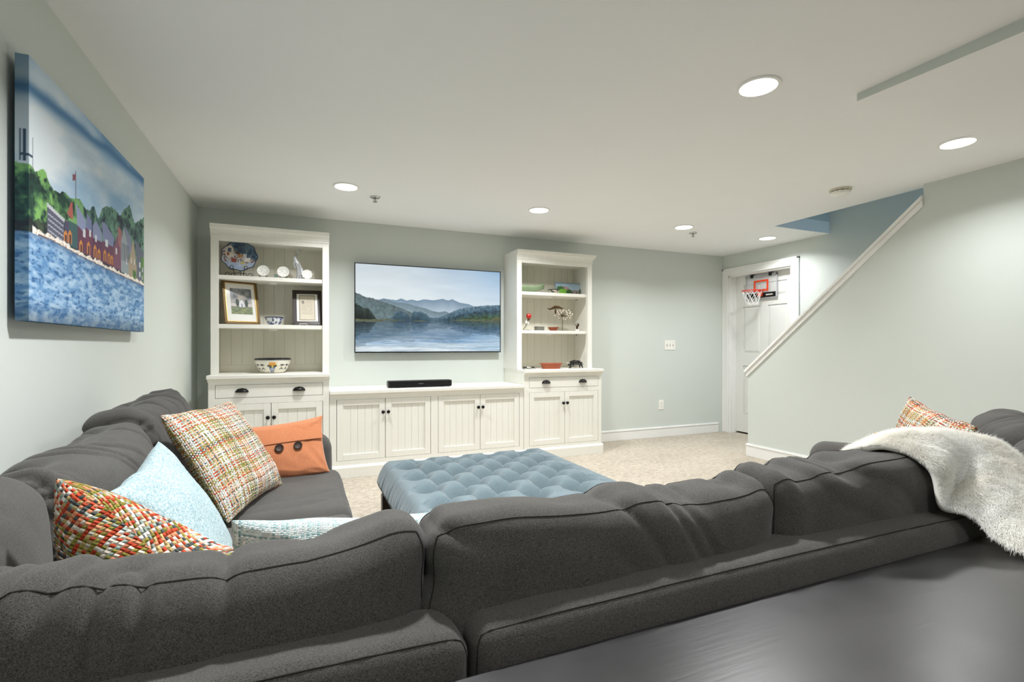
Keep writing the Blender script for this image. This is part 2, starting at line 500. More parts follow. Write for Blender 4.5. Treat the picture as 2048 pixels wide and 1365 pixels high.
structure('wall_stairwell', MB().box(XO - .1, XR, YO, YO + .1, H + .12, ZT).box(XO - .1, XO, YREAR, YO, H + .12, ZT).box(XO - .1, XR, YREAR - .1, YREAR, H, ZT), WALL)
structure('ceiling_upper', MB().box(XO - .1, XR + .13, YREAR - .1, YO + .1, ZT, ZT + .1), CEIL)
# knee wall beside the stair, sloping top, full height towards the viewer
YC = 2.142
m = MB().prism([(YREAR, 0), (YS, 0), (YS, .835), (YC, 2.145), (YC, H), (YREAR, H)], 'x', XS, XO)
structure('wall_stair', m, WALL)
# sloping cap with a bed moulding under it
dy, dz = YC - YS, 2.145 - .835
def slope_bar(x0, x1, lo, hi, ext=0.02):
    e = ext
    return [(YS + e, .835 + lo - e * dz / -dy), (YS + e, .835 + hi - e * dz / -dy), (YC, 2.145 + hi), (YC, 2.145 + lo)]
cap = Thing('trim_stair_cap', None, None, (XS, YS, .84)); cap.e['kind'] = 'structure'
cap.part('cap_board', MB().prism(slope_bar(0, 0, .012, .046, .03), 'x', XS - .028, XO + .028), TRIM, world=True, bev=.006)
cap.part('bed_moulding', MB().prism(slope_bar(0, 0, -.035, .012, .012), 'x', XS - .014, XS + .001), TRIM, world=True, bev=.004)
# drop in the ceiling, tapering out
m = MB()
yb, ye = YREAR, 1.5
pts = [(yb, H + .01), (yb, H - .10), (.92, H - .049), (ye, H - .034), (ye, H + .01)]
m.prism(pts, 'x', 2.382, XS)
structure('ceiling_drop', m, CEIL)
m = MB().prism([(yb, H), (yb, H - .10), (.92, H - .049), (ye, H - .034), (ye, H)], 'x', 2.3805, 2.3825)
structure('wall_ceiling_drop', m, WALL)

def baseboard(name, x0, y0, x1, y1, nx, ny):
    """From (x0,y0) to (x1,y1) along a wall; (nx,ny) points into the room."""
    b = Thing(name, None, None, ((x0 + x1) / 2, (y0 + y1) / 2, 0)); b.e['kind'] = 'structure'
    def bar(t, z0, z1):
        xs = sorted((x0, x1)) if ny else sorted((x0, x0 + nx * t))
        ys = sorted((y0, y1)) if nx else sorted((y0, y0 + ny * t))
        return MB().box(xs[0], xs[1], ys[0], ys[1], z0, z1)
    b.part('board', bar(.014, 0, .105), TRIM, world=True, bev=.003)
    b.part('cap_bead', bar(.020, .105, .118), TRIM, world=True, bev=.004)
    b.part('cap_fillet', bar(.010, .118, .127), TRIM, world=True, bev=.003)
baseboard('baseboard_back', 2.9, YB, XR - .09, YB, 0, -1)
baseboard('baseboard_stair', XS, YREAR, XS, YS + .014, -1, 0)
baseboard('baseboard_stair_end', XS, YS, XO, YS, 0, 1)
baseboard('baseboard_left', XL, YREAR, XL, YB, 1, 0)
baseboard('baseboard_rear', XL, YREAR, XS, YREAR, 0, 1)
# the stair itself, out of sight behind the knee wall
m = MB()
for k in range(11):
    y1 = YS - .12 - k * .226
    m.box(XO, XR, YREAR if k == 10 else y1 - .226, y1, max(0, .19 * k - .05), .19 * (k + 1))
structure('stairs', m, CARPET, bev=.02)
# door casing, jamb and six panel door in the right wall
m = MB().box(XR - .02, XR, DY1 - .002, 4.862, 0, DZ + .09).box(XR - .02, XR, 3.79, DY0, 0, DZ + .09).box(XR - .02, XR, DY0, DY1, DZ - .002, DZ + .09)
m.box(XR - .023, XR, 4.835, 4.862, 0, DZ + .092).box(XR - .023, XR, 3.785, 3.81, 0, DZ + .092).box(XR - .023, XR, 3.785, 4.862, DZ + .065, DZ + .092)
structure('trim_door_casing', m, TRIM, bev=.004)
m = MB().box(XR, XR + .15, DY1 - .018, DY1, 0, DZ).box(XR, XR + .15, DY0, DY0 + .018, 0, DZ).box(XR, XR + .15, DY0, DY1, DZ - .018, DZ)
m.box(XR + .06, XR + .1, DY1 - .03, DY1 - .018, 0, DZ).box(XR + .06, XR + .1, DY0 + .018, DY0 + .03, 0, DZ)
structure('trim_door_jamb', m, TRIM, bev=.002)
structure('dark_sheet_behind_door', MB().box(XR + .145, XR + .16, DY0, DY1, 0, DZ), VOID)  # added near-black sheet, painted-in darkness for the gap under the door
DX = XR + .1
door = Thing('door_1', None, None, (DX, (DY0 + DY1) / 2, 0)); door.e['kind'] = 'structure'
d0, d1, z0, z1 = DY0 + .02, DY1 - .02, .022, 1.985
dm = (d0 + d1) / 2
st = .115
rows = [(.24, .86), (1.02, 1.60), (1.71, 1.875)]
m = MB().box(DX, DX + .036, d0, d0 + st, z0, z1).box(DX, DX + .036, d1 - st, d1, z0, z1).box(DX, DX + .036, dm - .055, dm + .055, z0, z1)
zs = [z0] + [q for r in rows for q in r] + [z1]
for i in range(0, len(zs), 2):
    m.box(DX, DX + .036, d0 + st, dm - .055, zs[i], zs[i + 1]).box(DX, DX + .036, dm + .055, d1 - st, zs[i], zs[i + 1])
m.box(DX + .014, DX + .03, d0 + .01, d1 - .01, z0 + .01, z1 - .01)
door.part('door_slab', m, DOORP, world=True)
for (a, b_) in rows:
    for (p, q) in ((d0 + st, dm - .055), (dm + .055, d1 - st)):
        i = .03
        mm = MB()
        P0 = [(DX + .0135, p + .004, a + .004), (DX + .0135, q - .004, a + .004), (DX + .0135, q - .004, b_ - .004), (DX + .0135, p + .004, b_ - .004)]
        P1 = [(DX + .003, p + i, a + i), (DX + .003, q - i, a + i), (DX + .003, q - i, b_ - i), (DX + .003, p + i, b_ - i)]
        mm.add(P0 + P1, [(4, 5, 6, 7)] + [(k, (k + 1) % 4, (k + 1) % 4 + 4, k + 4) for k in range(4)] + [(3, 2, 1, 0)])
        door.part('door_panel', mm, DOORP, world=True)

# ------------------------------------------------------------------ recessed ceiling lights
lens_me = MB().lathe([(.0001, -.006), (.074, -.006), (.076, -.001)], seg=40).mesh('lens', True)
ring_me = MB().lathe([(.0765, -.001), (.079, -.008), (.092, -.006), (.095, 0)], seg=40).mesh('trim_ring', True)
def recessed(x, y, label, power):
    t = Thing('recessed_light', label, 'ceiling light', (x, y, H), group='recessed ceiling lights')
    t.shared('lens', lens_me, LENS); t.shared('trim_ring', ring_me, LAMPWHITE)
    ld = bpy.data.lights.new('lamp', 'AREA'); ld.shape = 'DISK'; ld.size = .145
    ld.energy = LAMP_WATTS * power; ld.color = LAMP_COLOR; ld.spread = math.radians(LAMP_SPREAD)
    lo = bpy.data.objects.new('lamp', ld); COL.objects.link(lo); lo.parent = t.e; lo.location = (0, 0, -.0075)
for x, y, lb, pw in [(.303, 3.825, 'round lit recessed ceiling light above the left bookcase', 1.0),
                 (1.878, 3.83, 'round lit recessed ceiling light between the screen and the right bookcase', 1.0),
                 (3.448, 3.82, 'round lit recessed ceiling light beside the second sprinkler head', 0.8),
                 (4.622, 3.85, 'round lit recessed ceiling light nearest the white door', 0.5),
                 (1.9, 1.63, 'largest lit recessed ceiling light left of the ceiling drop', 1.0),
                 (3.48, 1.63, 'lit recessed ceiling light under the ceiling drop near the stair wall', 0.62),
                 (.303, 1.55, 'lit recessed ceiling light over the left sofa cushions', 1.9),
                 (.303, -.57, 'lit recessed ceiling light behind the console table', .55),
                 (1.9, -.57, 'lit recessed ceiling light behind the right end of the console', .3)]:
    recessed(x, y, lb, pw)
# daylight from the floor above, down the stair
ld = bpy.data.lights.new('stair_daylight', 'AREA'); ld.shape = 'RECTANGLE'; ld.size = .7; ld.size_y = 1.2
ld.energy = STAIR_WATTS; ld.color = (.25, .6, 1.0)
lo = bpy.data.objects.new('stair_daylight', ld); COL.objects.link(lo); lo.location = ((XO + XR) / 2, .6, ZT - .05)

# ------------------------------------------------------------------ media cabinets
YF = 4.36          # base unit front
def board_mesh(w, h, t=.008, g=.002):
    mb = MB()
    x0, x1 = -w / 2 + .0004, w / 2 - .0004
    mb.prism([(x0, t), (x0, g), (x0 + g, 0), (x1 - g, 0), (x1, g), (x1, t)], 'z', 0, h)
    return mb.mesh('board')
pull_me = None
def cup_pull_mesh():
    P = np.zeros((21, 9, 3))
    for i in range(21):
        u = PI * i / 20
        for j in range(9):
            v = PI / 2 * j / 8
            P[i, j] = (-.044 * math.cos(u), -.027 * math.sin(u) ** .8 * math.sin(v) - .002, .026 * math.sin(u) ** .8 * math.cos(v))
    mb = MB().grid(P)
    mb.prism([(-.048, 0), (.048, 0), (.044, .012), (.03, .026), (0, .032), (-.03, .026), (-.044, .012)], 'y', -.0025, 0)
    return mb.mesh('cup_pull', True)
pull_me = cup_pull_mesh()
knob_me = MB().lathe([(.010, 0), (.0055, .004), (.0055, .012), (.013, .016), (.0155, .021), (.013, .027), (.006, .030), (.0001, .0305)], seg=20).xf(Matrix.Rotation(PI / 2, 4, 'X')).mesh('knob', True, 60)

def add_door(t, x0, x1, z0, z1, knob_x, kz=.538):
    """Inset door, framed, with a recessed beadboard panel; x in world, y local to the front plane."""
    ox = t.M.translation.x
    X0, X1 = x0 - ox + .002, x1 - ox - .002
    s = .05
    m = MB().box(X0, X0 + s, 0, .02, z0, z1).box(X1 - s, X1, 0, .02, z0, z1).box(X0 + s, X1 - s, 0, .02, z1 - s, z1).box(X0 + s, X1 - s, 0, .02, z0, z0 + s)
    d = t.part('door', m, CAB, bev=.002)
    bw = X1 - X0 - 2 * s
    n = max(3, round(bw / .062)); w = bw / n
    bme = board_mesh(w, z1 - z0 - 2 * s)
    for k in range(n):
        t.shared('board', bme, CAB, d, (X0 + s + w * (k + .5), .011, z0 + s))
    t.shared('knob', knob_me, BLACKMETAL, d, (knob_x - ox, 0, kz))
    return d

def base_unit(name, label, x0, x1, zt, openings, drawer=None, left_lip=.012, right_lip=.012):
    t = Thing(name, label, 'cabinet', (x0, YF, 0))
    W, D = x1 - x0, YB - YF - .002
    # carcass: sides, floor, back; face frame in front
    m = MB().box(0, .02, .022, D, .0, zt - .03).box(W - .02, W, .022, D, 0, zt - .03).box(.02, W - .02, D - .012, D, 0, zt - .03).box(.02, W - .02, .022, D, .06, .08).box(.02, W - .02, .022, D - .012, zt - .045, zt - .03)
    t.part('carcass', m, CAB)
    oz0 = min(o[2] for o in openings); oz1 = max(o[3] for o in openings)
    xs = sorted(set([x0, x1] + [o[0] for o in openings] + [o[1] for o in openings]))
    m = MB()
    ops = list(openings) + ([drawer] if drawer else [])
    zs = sorted(set([.0, zt - .03] + [o[2] for o in ops] + [o[3] for o in ops]))
    for i in range(len(xs) - 1):
        for j in range(len(zs) - 1):
            cx, cz = (xs[i] + xs[i + 1]) / 2, (zs[j] + zs[j + 1]) / 2
            if any(o[0] < cx < o[1] and o[2] < cz < o[3] for o in ops): continue
            m.box(xs[i] - x0, xs[i + 1] - x0, 0, .022, zs[j], zs[j + 1])
    t.part('face_frame', m, CAB)
    # dark backing inside so the reveals read as gaps
    m = MB()
    m.prism([(-left_lip, -.03), (W + right_lip, -.03), (W + right_lip, D), (-left_lip, D)], 'z', zt - .030, zt)
    t.part('countertop', m, CAB, bev=.004)
    m = MB().prism([(.0, zt - .055), (-.014, zt - .036), (-.02, zt - .030), (.0, zt - .030)], 'x', -left_lip * .4, W + right_lip * .4)
    t.part('counter_moulding', m, CAB)
    m = MB().prism([(0, 0), (-.018, 0), (-.018, .085), (-.012, .098), (0, .104)], 'x', -left_lip * .6, W + right_lip)
    t.part('base_moulding', m, CAB, bev=.002)
    if drawer:
        a, b_, c, d = drawer
        dr = t.part('drawer', MB().box(a - x0 + .0025, b_ - x0 - .0025, 0, .02, c + .0025, d - .0025), CAB, bev=.002)
        for px in (a + (b_ - a) * .235, b_ - (b_ - a) * .235):
            t.shared('cup_pull', pull_me, BLACKMETAL, dr, (px - x0, 0, (c + d) / 2 - .008))
    for (a, b_, c, d) in openings:
        mid = (a + b_) / 2
        add_door(t, a + .0015, mid, c + .0015, d - .0015, mid - .022)
        add_door(t, mid, b_ - .0015, c + .0015, d - .0015, mid + .022)
    return t

base_unit('base_cabinet', 'cream base cabinet with one drawer beside the left wall', -.648, .213, .877,
          [(-.603, .165, .135, .651)], (-.603, .165, .699, .802), .010, .006)
base_unit('media_console', 'long low cream console with four beadboard doors under the television', .216, 1.972, .730,
          [(.27, 1.066, .142, .653), (1.13, 1.929, .142, .653)], None, 0, 0)
base_unit('base_cabinet', 'cream base cabinet with one drawer beside the bare wall and light switch', 1.976, 2.853, .871,
          [(2.031, 2.815, .132, .651)], (2.031, 2.815, .694, .797), .0, .012)

def hutch(label, x0, x1, zb, shelves, rover, pins):
    t = Thing('bookcase_hutch', label, 'bookcase', (x0, 4.513, zb))
    W, D = x1 - x0, YB - 4.513 - .002
    o0, o1 = .053, W - .052
    top = 1.978 - zb
    m = MB().box(0, .02, .02, D, 0, top).box(W - .02, W, .02, D, 0, top).box(.02, W - .02, .02, D, top - .02, top).box(.02, W - .02, D - .006, D, 0, top)
    m.box(.02, o0, .02, .04, 0, top).box(o1, W - .02, .02, .04, 0, top)
    t.part('carcass', m, CAB)
    m = MB().box(0, o0, 0, .02, 0, top).box(o1, W, 0, .02, 0, top).box(o0, o1, 0, .02, 1.937 - zb, top)
    t.part('face_frame', m, CAB, bev=.0015)
    n = 10; w = (W - .04) / n
    bme = board_mesh(w, top - .02 - .06)
    for k in range(n):
        t.shared('back_board', bme, CABB, None, (.02 + w * (k + .5), D - .014, .06))
    t.part('back_rail', MB().box(.02, W - .02, D - .018, D - .006, 0, .06), CABB, bev=.002)
    prof = [(.0, 1.974), (.006, 1.974), (.006, 1.984), (.003, 1.988), (.006, 2.004), (.014, 2.022), (.026, 2.034), (.030, 2.038), (.030, 2.046), (.035, 2.048), (.035, 2.062), (.0, 2.062)]
    P = []
    for off, z in prof:
        z -= zb
        so = off if rover else min(off, .002)
        P.append([(-min(off, .002), D, z), (-min(off, .002), -off, z), (W + so, -off, z), (W + so, D, z)])
    mb = MB().grid(np.array(P)).box(0, W, 0, D, 1.978 - zb, 2.06 - zb)
    t.part('cornice', mb, CAB)
    for (sz, th) in shelves:
        s = t.part('shelf', MB().box(.021, W - .021, .022 if False else .018 + .004, D - .015, sz - th - zb, sz - zb), CAB, bev=.0015)
        pk = MB().lathe([(.033, 0), (.033, -.006), (.026, -.011), (.0001, -.012)], (W / 2, D * .45, sz - th - zb), 24)
        t.part('puck_light', pk, LAMPWHITE, s, smooth=True)
        if pins:
            for py in (.06, D - .07):
                t.part('shelf_pin', MB().lathe([(.004, 0), (.004, .012)], (0, 0, 0), 10).xf(Matrix.Translation((W - .021, py, sz - th - .006 - zb)) @ Matrix.Rotation(-PI / 2, 4, 'Y')), BLACKMETAL, s)
    return t
hutch('tall open bookcase hutch holding framed pictures and plates beside the left wall', -.655, .219, .877, [(1.668, .032), (1.277, .033)], False, False)
hutch('tall open bookcase hutch holding figurines and bowls on the far side of the television', 1.969, 2.836, .871, [(1.653, .032), (1.263, .030)], True, True)

# ------------------------------------------------------------------ television
TX0, TX1, TZ0, TZ1, TY = .455, 1.910, 1.040, 1.878, 4.800
def tv_image(nu, nv):
    u = np.linspace(0, 1, nu)[:, None] * np.ones((1, nv)); t = np.linspace(0, 1, nv)[None, :] * np.ones((nu, 1))
    asp = 1.73
    def lerp(a, b, f): f = np.clip(f, 0, 1)[..., None]; return np.array(a, float) * (1 - f) + np.array(b, float) * f
    wl = .355 + .035 * u
    sky_l = lerp((228, 236, 238), (203, 214, 222), (t - .6) / .4)
    sky_r = lerp((214, 228, 238), (150, 182, 212), (t - .55) / .45)
    f = np.clip((u - .25) / .75, 0, 1) ** 1.3
    C = sky_l * (1 - f[..., None]) + sky_r * f[..., None]
    C += ((fbm(u * 5, t * 14, 0, 3) - .5) * 14)[..., None]
    def land(tt, jit=0):
        uu = u + jit
        L = np.zeros(u.shape + (3,)); A = np.zeros(u.shape, bool)
        def ridge(pts, seed, rough, cb, ct, fade, tex=0, texs=60):
            nonlocal L, A
            xs, ys = zip(*pts)
            h = np.interp(uu, xs, ys) + (fbm(uu * 26, 0 * uu, 0, seed, 3) - .5) * rough
            if tex: h = h + (noise(uu * 140, 0 * uu, 0, seed + 5) - .3) * .018 * tex
            mk = tt < h
            c = lerp(ct, cb, (h - tt) / fade)
            if tex:
                n = fbm(uu * texs * asp, tt * texs, 0, seed + 9, 3) - .5
                c = c * (1 + n * .9 * tex)[..., None]
            L[mk] = c[mk]; A |= mk
        ridge([(0, .6), (.15, .60), (.18, .616), (.23, .60), (.26, .6), (.29, .625), (.33, .60), (.36, .612), (.40, .6), (.45, .622), (.51, .614), (.57, .632), (.616, .617), (.644, .636), (.70, .592), (.765, .582), (.80, .558), (.87, .545), (1, .5)], 1, .012, (186, 202, 214), (122, 146, 166), .16)
        ridge([(0, .55), (.15, .59), (.18, .605), (.25, .575), (.34, .56), (.42, .53), (.5, .49), (.55, .475), (.59, .49), (.62, .47), (.66, .45), (.7, .42), (1, .3)], 2, .012, (150, 172, 184), (112, 132, 142), .12, .15)
        ridge([(0, .668), (.064, .622), (.113, .61), (.15, .585), (.25, .53), (.3, .5), (.36, .455), (.42, .43), (.5, .395), (.55, .3)], 3, .012, (104, 124, 128), (92, 108, 112), .14, .45, 40)
        ridge([(.42, .36), (.5, .40), (.55, .41), (.6, .44), (.65, .485), (.7, .515), (.76, .54), (.82, .56), (.9, .575), (1, .582)], 4, .01, (58, 86, 104), (96, 122, 138), .12, .7, 46)
        ridge([(.5, .36), (.6, .40), (.66, .42), (.72, .46), (.8, .49), (.9, .5), (1, .505)], 6, .02, (66, 88, 62), (54, 78, 98), .1, .95, 40)
        ridge([(.18, .36), (.23, .40), (.26, .46), (.30, .47), (.34, .44), (.355, .4), (.37, .47), (.43, .475), (.47, .43), (.5, .39), (.52, .35)], 5, .03, (50, 74, 88), (78, 102, 116), .1, .6, 30)
        ridge([(0, .54), (.03, .52), (.08, .50), (.092, .48), (.105, .44), (.12, .39), (.14, .35)], 8, .04, (28, 36, 34), (52, 66, 62), .12, .9, 50)
        ridge([(.1, .368), (.2, .374), (.3, .368), (.4, .362), (.5, .362), (.62, .376), (.75, .393), (.93, .395), (.97, .425), (1, .43)], 9, .006, (92, 96, 70), (104, 108, 76), .03, .3, 60)
        return L, A
    L, A = land(t)
    C[A] = L[A]
    # lake: mirrored land, blue body, bright ripples towards the viewer
    water = t < wl
    dp = np.clip((wl - t) / wl, 0, 1)
    jit = (noise(u * 8, t * 160, 0, 31) - .5) * .05 * dp
    R, RA = land(2 * wl - t + (noise(u * 20, t * 120, 0, 33) - .5) * .05, jit)
    base = lerp((120, 156, 192), (214, 226, 232), (dp - .35 + (fbm(u * 3, t * 26, 0, 41) - .5) * .8) * 1.6)
    f2 = np.clip((u - .45) * 1.4, 0, 1)
    base = base * (1 - .3 * f2[..., None]) + np.array((112, 160, 200)) * .3 * f2[..., None]
    wc = base.copy()
    k = np.clip(.85 - dp * .75, .1, 1)[..., None]
    wc[RA] = (R * .82 * k + base * (1 - k))[RA]
    rp = fbm(u * 14, t * 190, 0, 51, 3) - .5
    wc += (rp * 70 * (.25 + dp))[..., None]
    C[water] = wc[water]
    return C
tv = Thing('television', 'wide flat television showing a mountain lake, hung on the back wall', 'television', ((TX0 + TX1) / 2, TY, TZ0))
b = .0075
m = MB().box(TX0, TX0 + b, TY, TY + .03, TZ0, TZ1).box(TX1 - b, TX1, TY, TY + .03, TZ0, TZ1).box(TX0 + b, TX1 - b, TY, TY + .03, TZ1 - b, TZ1).box(TX0 + b, TX1 - b, TY, TY + .03, TZ0, TZ0 + b * 1.5).box(TX0 + b, TX1 - b, TY + .008, TY + .03, TZ0 + b, TZ1 - b)
m.box(TX0 + .25, TX1 - .25, TY + .03, YB - .012, TZ0 + .15, TZ1 - .2)
tv.part('bezel', m, BLACKP, world=True)
nu, nv = 420, 242
U_, V_ = np.meshgrid(np.linspace(TX0 + b, TX1 - b, nu), np.linspace(TZ0 + b * 1.5, TZ1 - b, nv), indexing='ij')
P = np.stack([U_ - (TX0 + TX1) / 2, 0 * U_ + .004, V_ - TZ0], -1)
color_mesh('screen', P, tv_image(nu, nv), SCREEN, tv.e)

# ------------------------------------------------------------------ canvas on the left wall
CY0, CY1, CZ0, CZ1, CXF, CXB = 1.93, 3.11, 1.17, 1.965, -.749, -.781
def canvas_image(s, t):
    def lerp(a, b, f): f = np.clip(f, 0, 1)[..., None]; return np.array(a, float) * (1 - f) + np.array(b, float) * f
    asp = 1.48
    x = s * asp
    sl = np.clip(s, 0, 1)
    # clouds
    n = fbm(x * 2.2 + t * 1.2, t * 7 - x * 1.0, 0, 61, 5)
    C = lerp((136, 178, 214), (234, 240, 243), (n - .25) * 2.4)
    C = C * .8 + lerp((150, 184, 214), (226, 232, 238), (1 - t) * 1.6 - .1) * .2
    bt = .885 + .09 * s
    band = np.exp(-((t - bt + (n - .5) * .06) / .028) ** 2)
    C = C * (1 - .85 * band[..., None]) + np.array((66, 116, 166)) * .85 * band[..., None]
    C = lerp(C[..., :] * 0 + 0, (0, 0, 0), 0 * t) + C if False else C
    edge = np.exp(-((1 - t) / .03) ** 2) * (.4 + .6 * (s > .5))
    C = C * (1 - .5 * edge[..., None]) + np.array((76, 120, 160)) * .5 * edge[..., None]
    # radio masts, flag
    for (a, t0, t1) in ((-.022, .6, .72), (-.012, .6, .72), (.02, .58, .70)):
        C[(np.abs(s - a) < .0022) & (t > t0) & (t < t1)] = (52, 70, 92)
    C[(s > -.022) & (s < .02) & (np.abs(t - .625) < .004)] = (60, 78, 98)
    C[(np.abs(s - .285) < .003) & (t > .56) & (t < .70)] = (96, 92, 100)
    C[(s > .262) & (s < .287) & (t > .645 + (s - .26) * .6) & (t < .675 + (s - .26) * .4)] = (140, 92, 104)
    # trees
    tl = np.interp(s, [-.04, 0, .05, .092, .14, .19, .27, .33, .39, .43, .47, .50, .55, .64, .70, .76, .80, .87, .92, 1.03], [.585, .575, .60, .59, .565, .553, .575, .565, .56, .59, .56, .615, .635, .665, .655, .72, .74, .66, .69, .745])
    tl = tl + (fbm(x * 16, 0 * x, 0, 71, 3) - .5) * .05
    tree = t < tl
    n1 = fbm(x * 13, t * 15, 0, 73, 4); n2 = fbm(x * 40, t * 44, 0, 75, 3)
    v = (n1 - .5) * 2.6 + (n2 - .5) * 1.6 + (t - .5) * 1.2
    g = lerp((34, 66, 56), (132, 184, 104), v + .5)
    far = lerp((38, 62, 72), (104, 146, 124), v + .5)
    w = np.clip((s - .2) / .25, 0, 1)[..., None]
    C[tree] = (g * (1 - w) + far * w)[tree]
    dk = tree & (n2 < .36); C[dk] = C[dk] * .55 + np.array((30, 34, 50)) * .3
    wl = np.interp(s, [-.04, 0, .13, .31, .54, 1.03], [.335, .337, .338, .323, .313, .298])
    # dark understorey above the bank
    us = (t < wl + .05 + (n1 - .5) * .06) & (t >= wl); C[us] = C[us] * .35 + np.array((44, 40, 52)) * .5
    def poly(pts, c): C[inside(pts, s, t)] = c
    # boathouses, from the near end to the far end
    poly([(.10, .47), (.205, .445), (.205, .35), (.10, .36)], (92, 92, 112)); poly([(.095, .485), (.21, .455), (.205, .44), (.10, .468)], (196, 200, 206))
    for k in range(4): poly([(.105, .445 - k * .022), (.2, .425 - k * .022), (.2, .418 - k * .022), (.105, .438 - k * .022)], (168, 172, 184))
    poly([(.21, .45), (.255, .455), (.255, .35), (.21, .35)], (84, 74, 104))
    poly([(.235, .46), (.30, .46), (.30, .35), (.235, .35)], (66, 96, 100)); poly([(.225, .485), (.25, .545), (.262, .55), (.265, .47)], (176, 96, 88))
    poly([(.285, .555), (.36, .505), (.372, .40), (.30, .44)], (142, 152, 186)); poly([(.30, .46), (.375, .43), (.375, .34), (.30, .35)], (104, 62, 84))
    poly([(.37, .545), (.41, .52), (.415, .44), (.365, .45)], (118, 126, 164)); poly([(.36, .47), (.43, .46), (.43, .34), (.36, .345)], (112, 66, 88))
    poly([(.42, .50), (.45, .53), (.50, .49), (.50, .42), (.42, .42)], (132, 140, 172)); poly([(.415, .44), (.505, .44), (.505, .34), (.415, .34)], (96, 58, 84))
    poly([(.50, .545), (.53, .55), (.625, .50), (.61, .43), (.515, .45)], (124, 132, 166)); poly([(.505, .45), (.63, .445), (.63, .335), (.505, .34)], (106, 66, 88))
    poly([(.62, .45), (.66, .53), (.70, .45), (.70, .335), (.62, .335)], (124, 84, 104)); poly([(.66, .56), (.68, .58), (.71, .56), (.71, .45), (.67, .48)], (158, 110, 112))
    poly([(.70, .50), (.735, .60), (.79, .47), (.79, .33), (.70, .33)], (150, 162, 168)); poly([(.74, .61), (.82, .56), (.83, .45), (.79, .46)], (128, 134, 160))
    poly([(.79, .40), (.85, .56), (.895, .41), (.895, .32), (.79, .325)], (168, 154, 132)); poly([(.87, .57), (1.03, .50), (1.03, .31), (.895, .32), (.895, .45)], (104, 112, 128))
    for a in np.arange(.71, .79, .016): C[(np.abs(s - a) < .003) & (t > .40) & (t < .50)] = (70, 62, 80)
    for (a, b0, b1) in ((.325, .345, .40), (.385, .35, .41), (.44, .345, .41), (.475, .345, .4), (.53, .35, .41), (.57, .345, .405), (.6, .345, .4), (.245, .36, .42), (.215, .36, .41)):
        poly([(a - .013, b0), (a + .013, b0), (a + .013, b1 - .015), (a, b1), (a - .013, b1 - .015)], (206, 138, 72)); poly([(a - .006, b0), (a + .006, b0), (a + .006, b1 - .02), (a - .006, b1 - .02)], (84, 54, 62))
    for (a, c_, z) in ((.34, .36, .455), (.39, .405, .47), (.44, .455, .46), (.535, .56, .465), (.64, .655, .45), (.76, .77, .42), (.82, .83, .44), (.86, .87, .44), (.93, .95, .44), (.97, .985, .42), (.93, .95, .38), (.97, .985, .37)):
        poly([(a, z), (c_, z), (c_, z - .035), (a, z - .035)], (206, 210, 214))
    bush = (n1 > .52) & (np.abs(s - .875) < .03) & (t < .43) & (t > wl); C[bush] = (74, 120, 62)
    bush = (n1 > .5) & (s > .955) & (t < .48) & (t > wl); C[bush] = (92, 136, 70)
    # pale dock and bank, moored shells
    bk = (t >= wl) & (t < wl + .012 + .018 * noise(x * 46, 0 * x, 0, 81)) & (s > .02); C[bk] = lerp((176, 150, 132), (244, 238, 230), noise(x * 150, t * 120, 0, 83) * 2.2)[bk]
    bk2 = (t >= wl - .006) & (t < wl + .004) & (s > .05); C[bk2] = (112, 92, 88)
    # river
    wat = t < wl
    r = fbm(x * 22, t * 70, 0, 91, 3); r2 = noise(x * 70, t * 150, 0, 93)
    wc = lerp((92, 140, 190), (182, 208, 230), (r - .3) * 1.7 + (wl - t) * .6)
    wc = wc * (1 - .35 * np.clip(.09 - t, 0, .09)[..., None] / .09)
    dash = (r2 > .74 - (wl - t) * .35) & (r < .55); wc[dash] = wc[dash] * .35 + np.array((44, 92, 142)) * .6
    C[wat] = wc[wat]
    hz = np.exp(-((wl - t) / .02) ** 2) * (t < wl); C = C * (1 - .35 * hz[..., None]) + np.array((60, 76, 110)) * .35 * hz[..., None]
    sd = (s < 0); C[sd] = C[sd] * .72 + np.array((20, 70, 110)) * .16
    return C
can = Thing('canvas_picture', 'large canvas print of boathouses by a blue river on the left wall', 'picture', (CXB, (CY0 + CY1) / 2, CZ0))
nv = 300
ys = np.concatenate([np.full(9, CY0), np.linspace(CY0, CY1, 400)[1:], np.full(4, CY1)])
xs = np.concatenate([np.linspace(CXB, CXF, 9), np.full(399, CXF), np.linspace(CXF, CXB, 5)[1:]])
ss = np.concatenate([np.linspace(-.034, -.002, 9), np.linspace(0, 1, 400)[1:], np.linspace(1, 1.03, 4)])
zz = np.linspace(CZ0, CZ1, nv)
S_, T_ = np.meshgrid(ss, np.linspace(0, 1, nv), indexing='ij')
P = np.zeros((len(ss), nv, 3)); P[..., 0] = xs[:, None] - CXB; P[..., 1] = ys[:, None] - (CY0 + CY1) / 2; P[..., 2] = zz[None, :] - CZ0
o = color_mesh('printed_cloth', P, canvas_image(S_, T_), PRINT, can.e)
o.data.set_sharp_from_angle(angle=math.radians(40))
m = MB().box(CXB + .001, CXF - .002, CY0 + .001, CY1 - .001, CZ0, CZ1)
can.part('stretcher', m, paint('canvas_edge_blue', (60, 100, 130), 0.8, 0.1, 0.1, 20), world=True)
for yy in (CY0 + .2, CY1 - .2):
    can.part('hanger', MB().box(XL + .001, CXB + .001, yy - .02, yy + .02, CZ1 - .08, CZ1 - .04), BLACKMETAL, world=True)

# ------------------------------------------------------------------ upholstery
def axis_samples(L, r, n, k=6):
    a = np.linspace(-L / 2, -L / 2 + r, k, endpoint=False)
    b = np.linspace(-L / 2 + r, L / 2 - r, n)
    return np.concatenate([a, b, -a[::-1]])

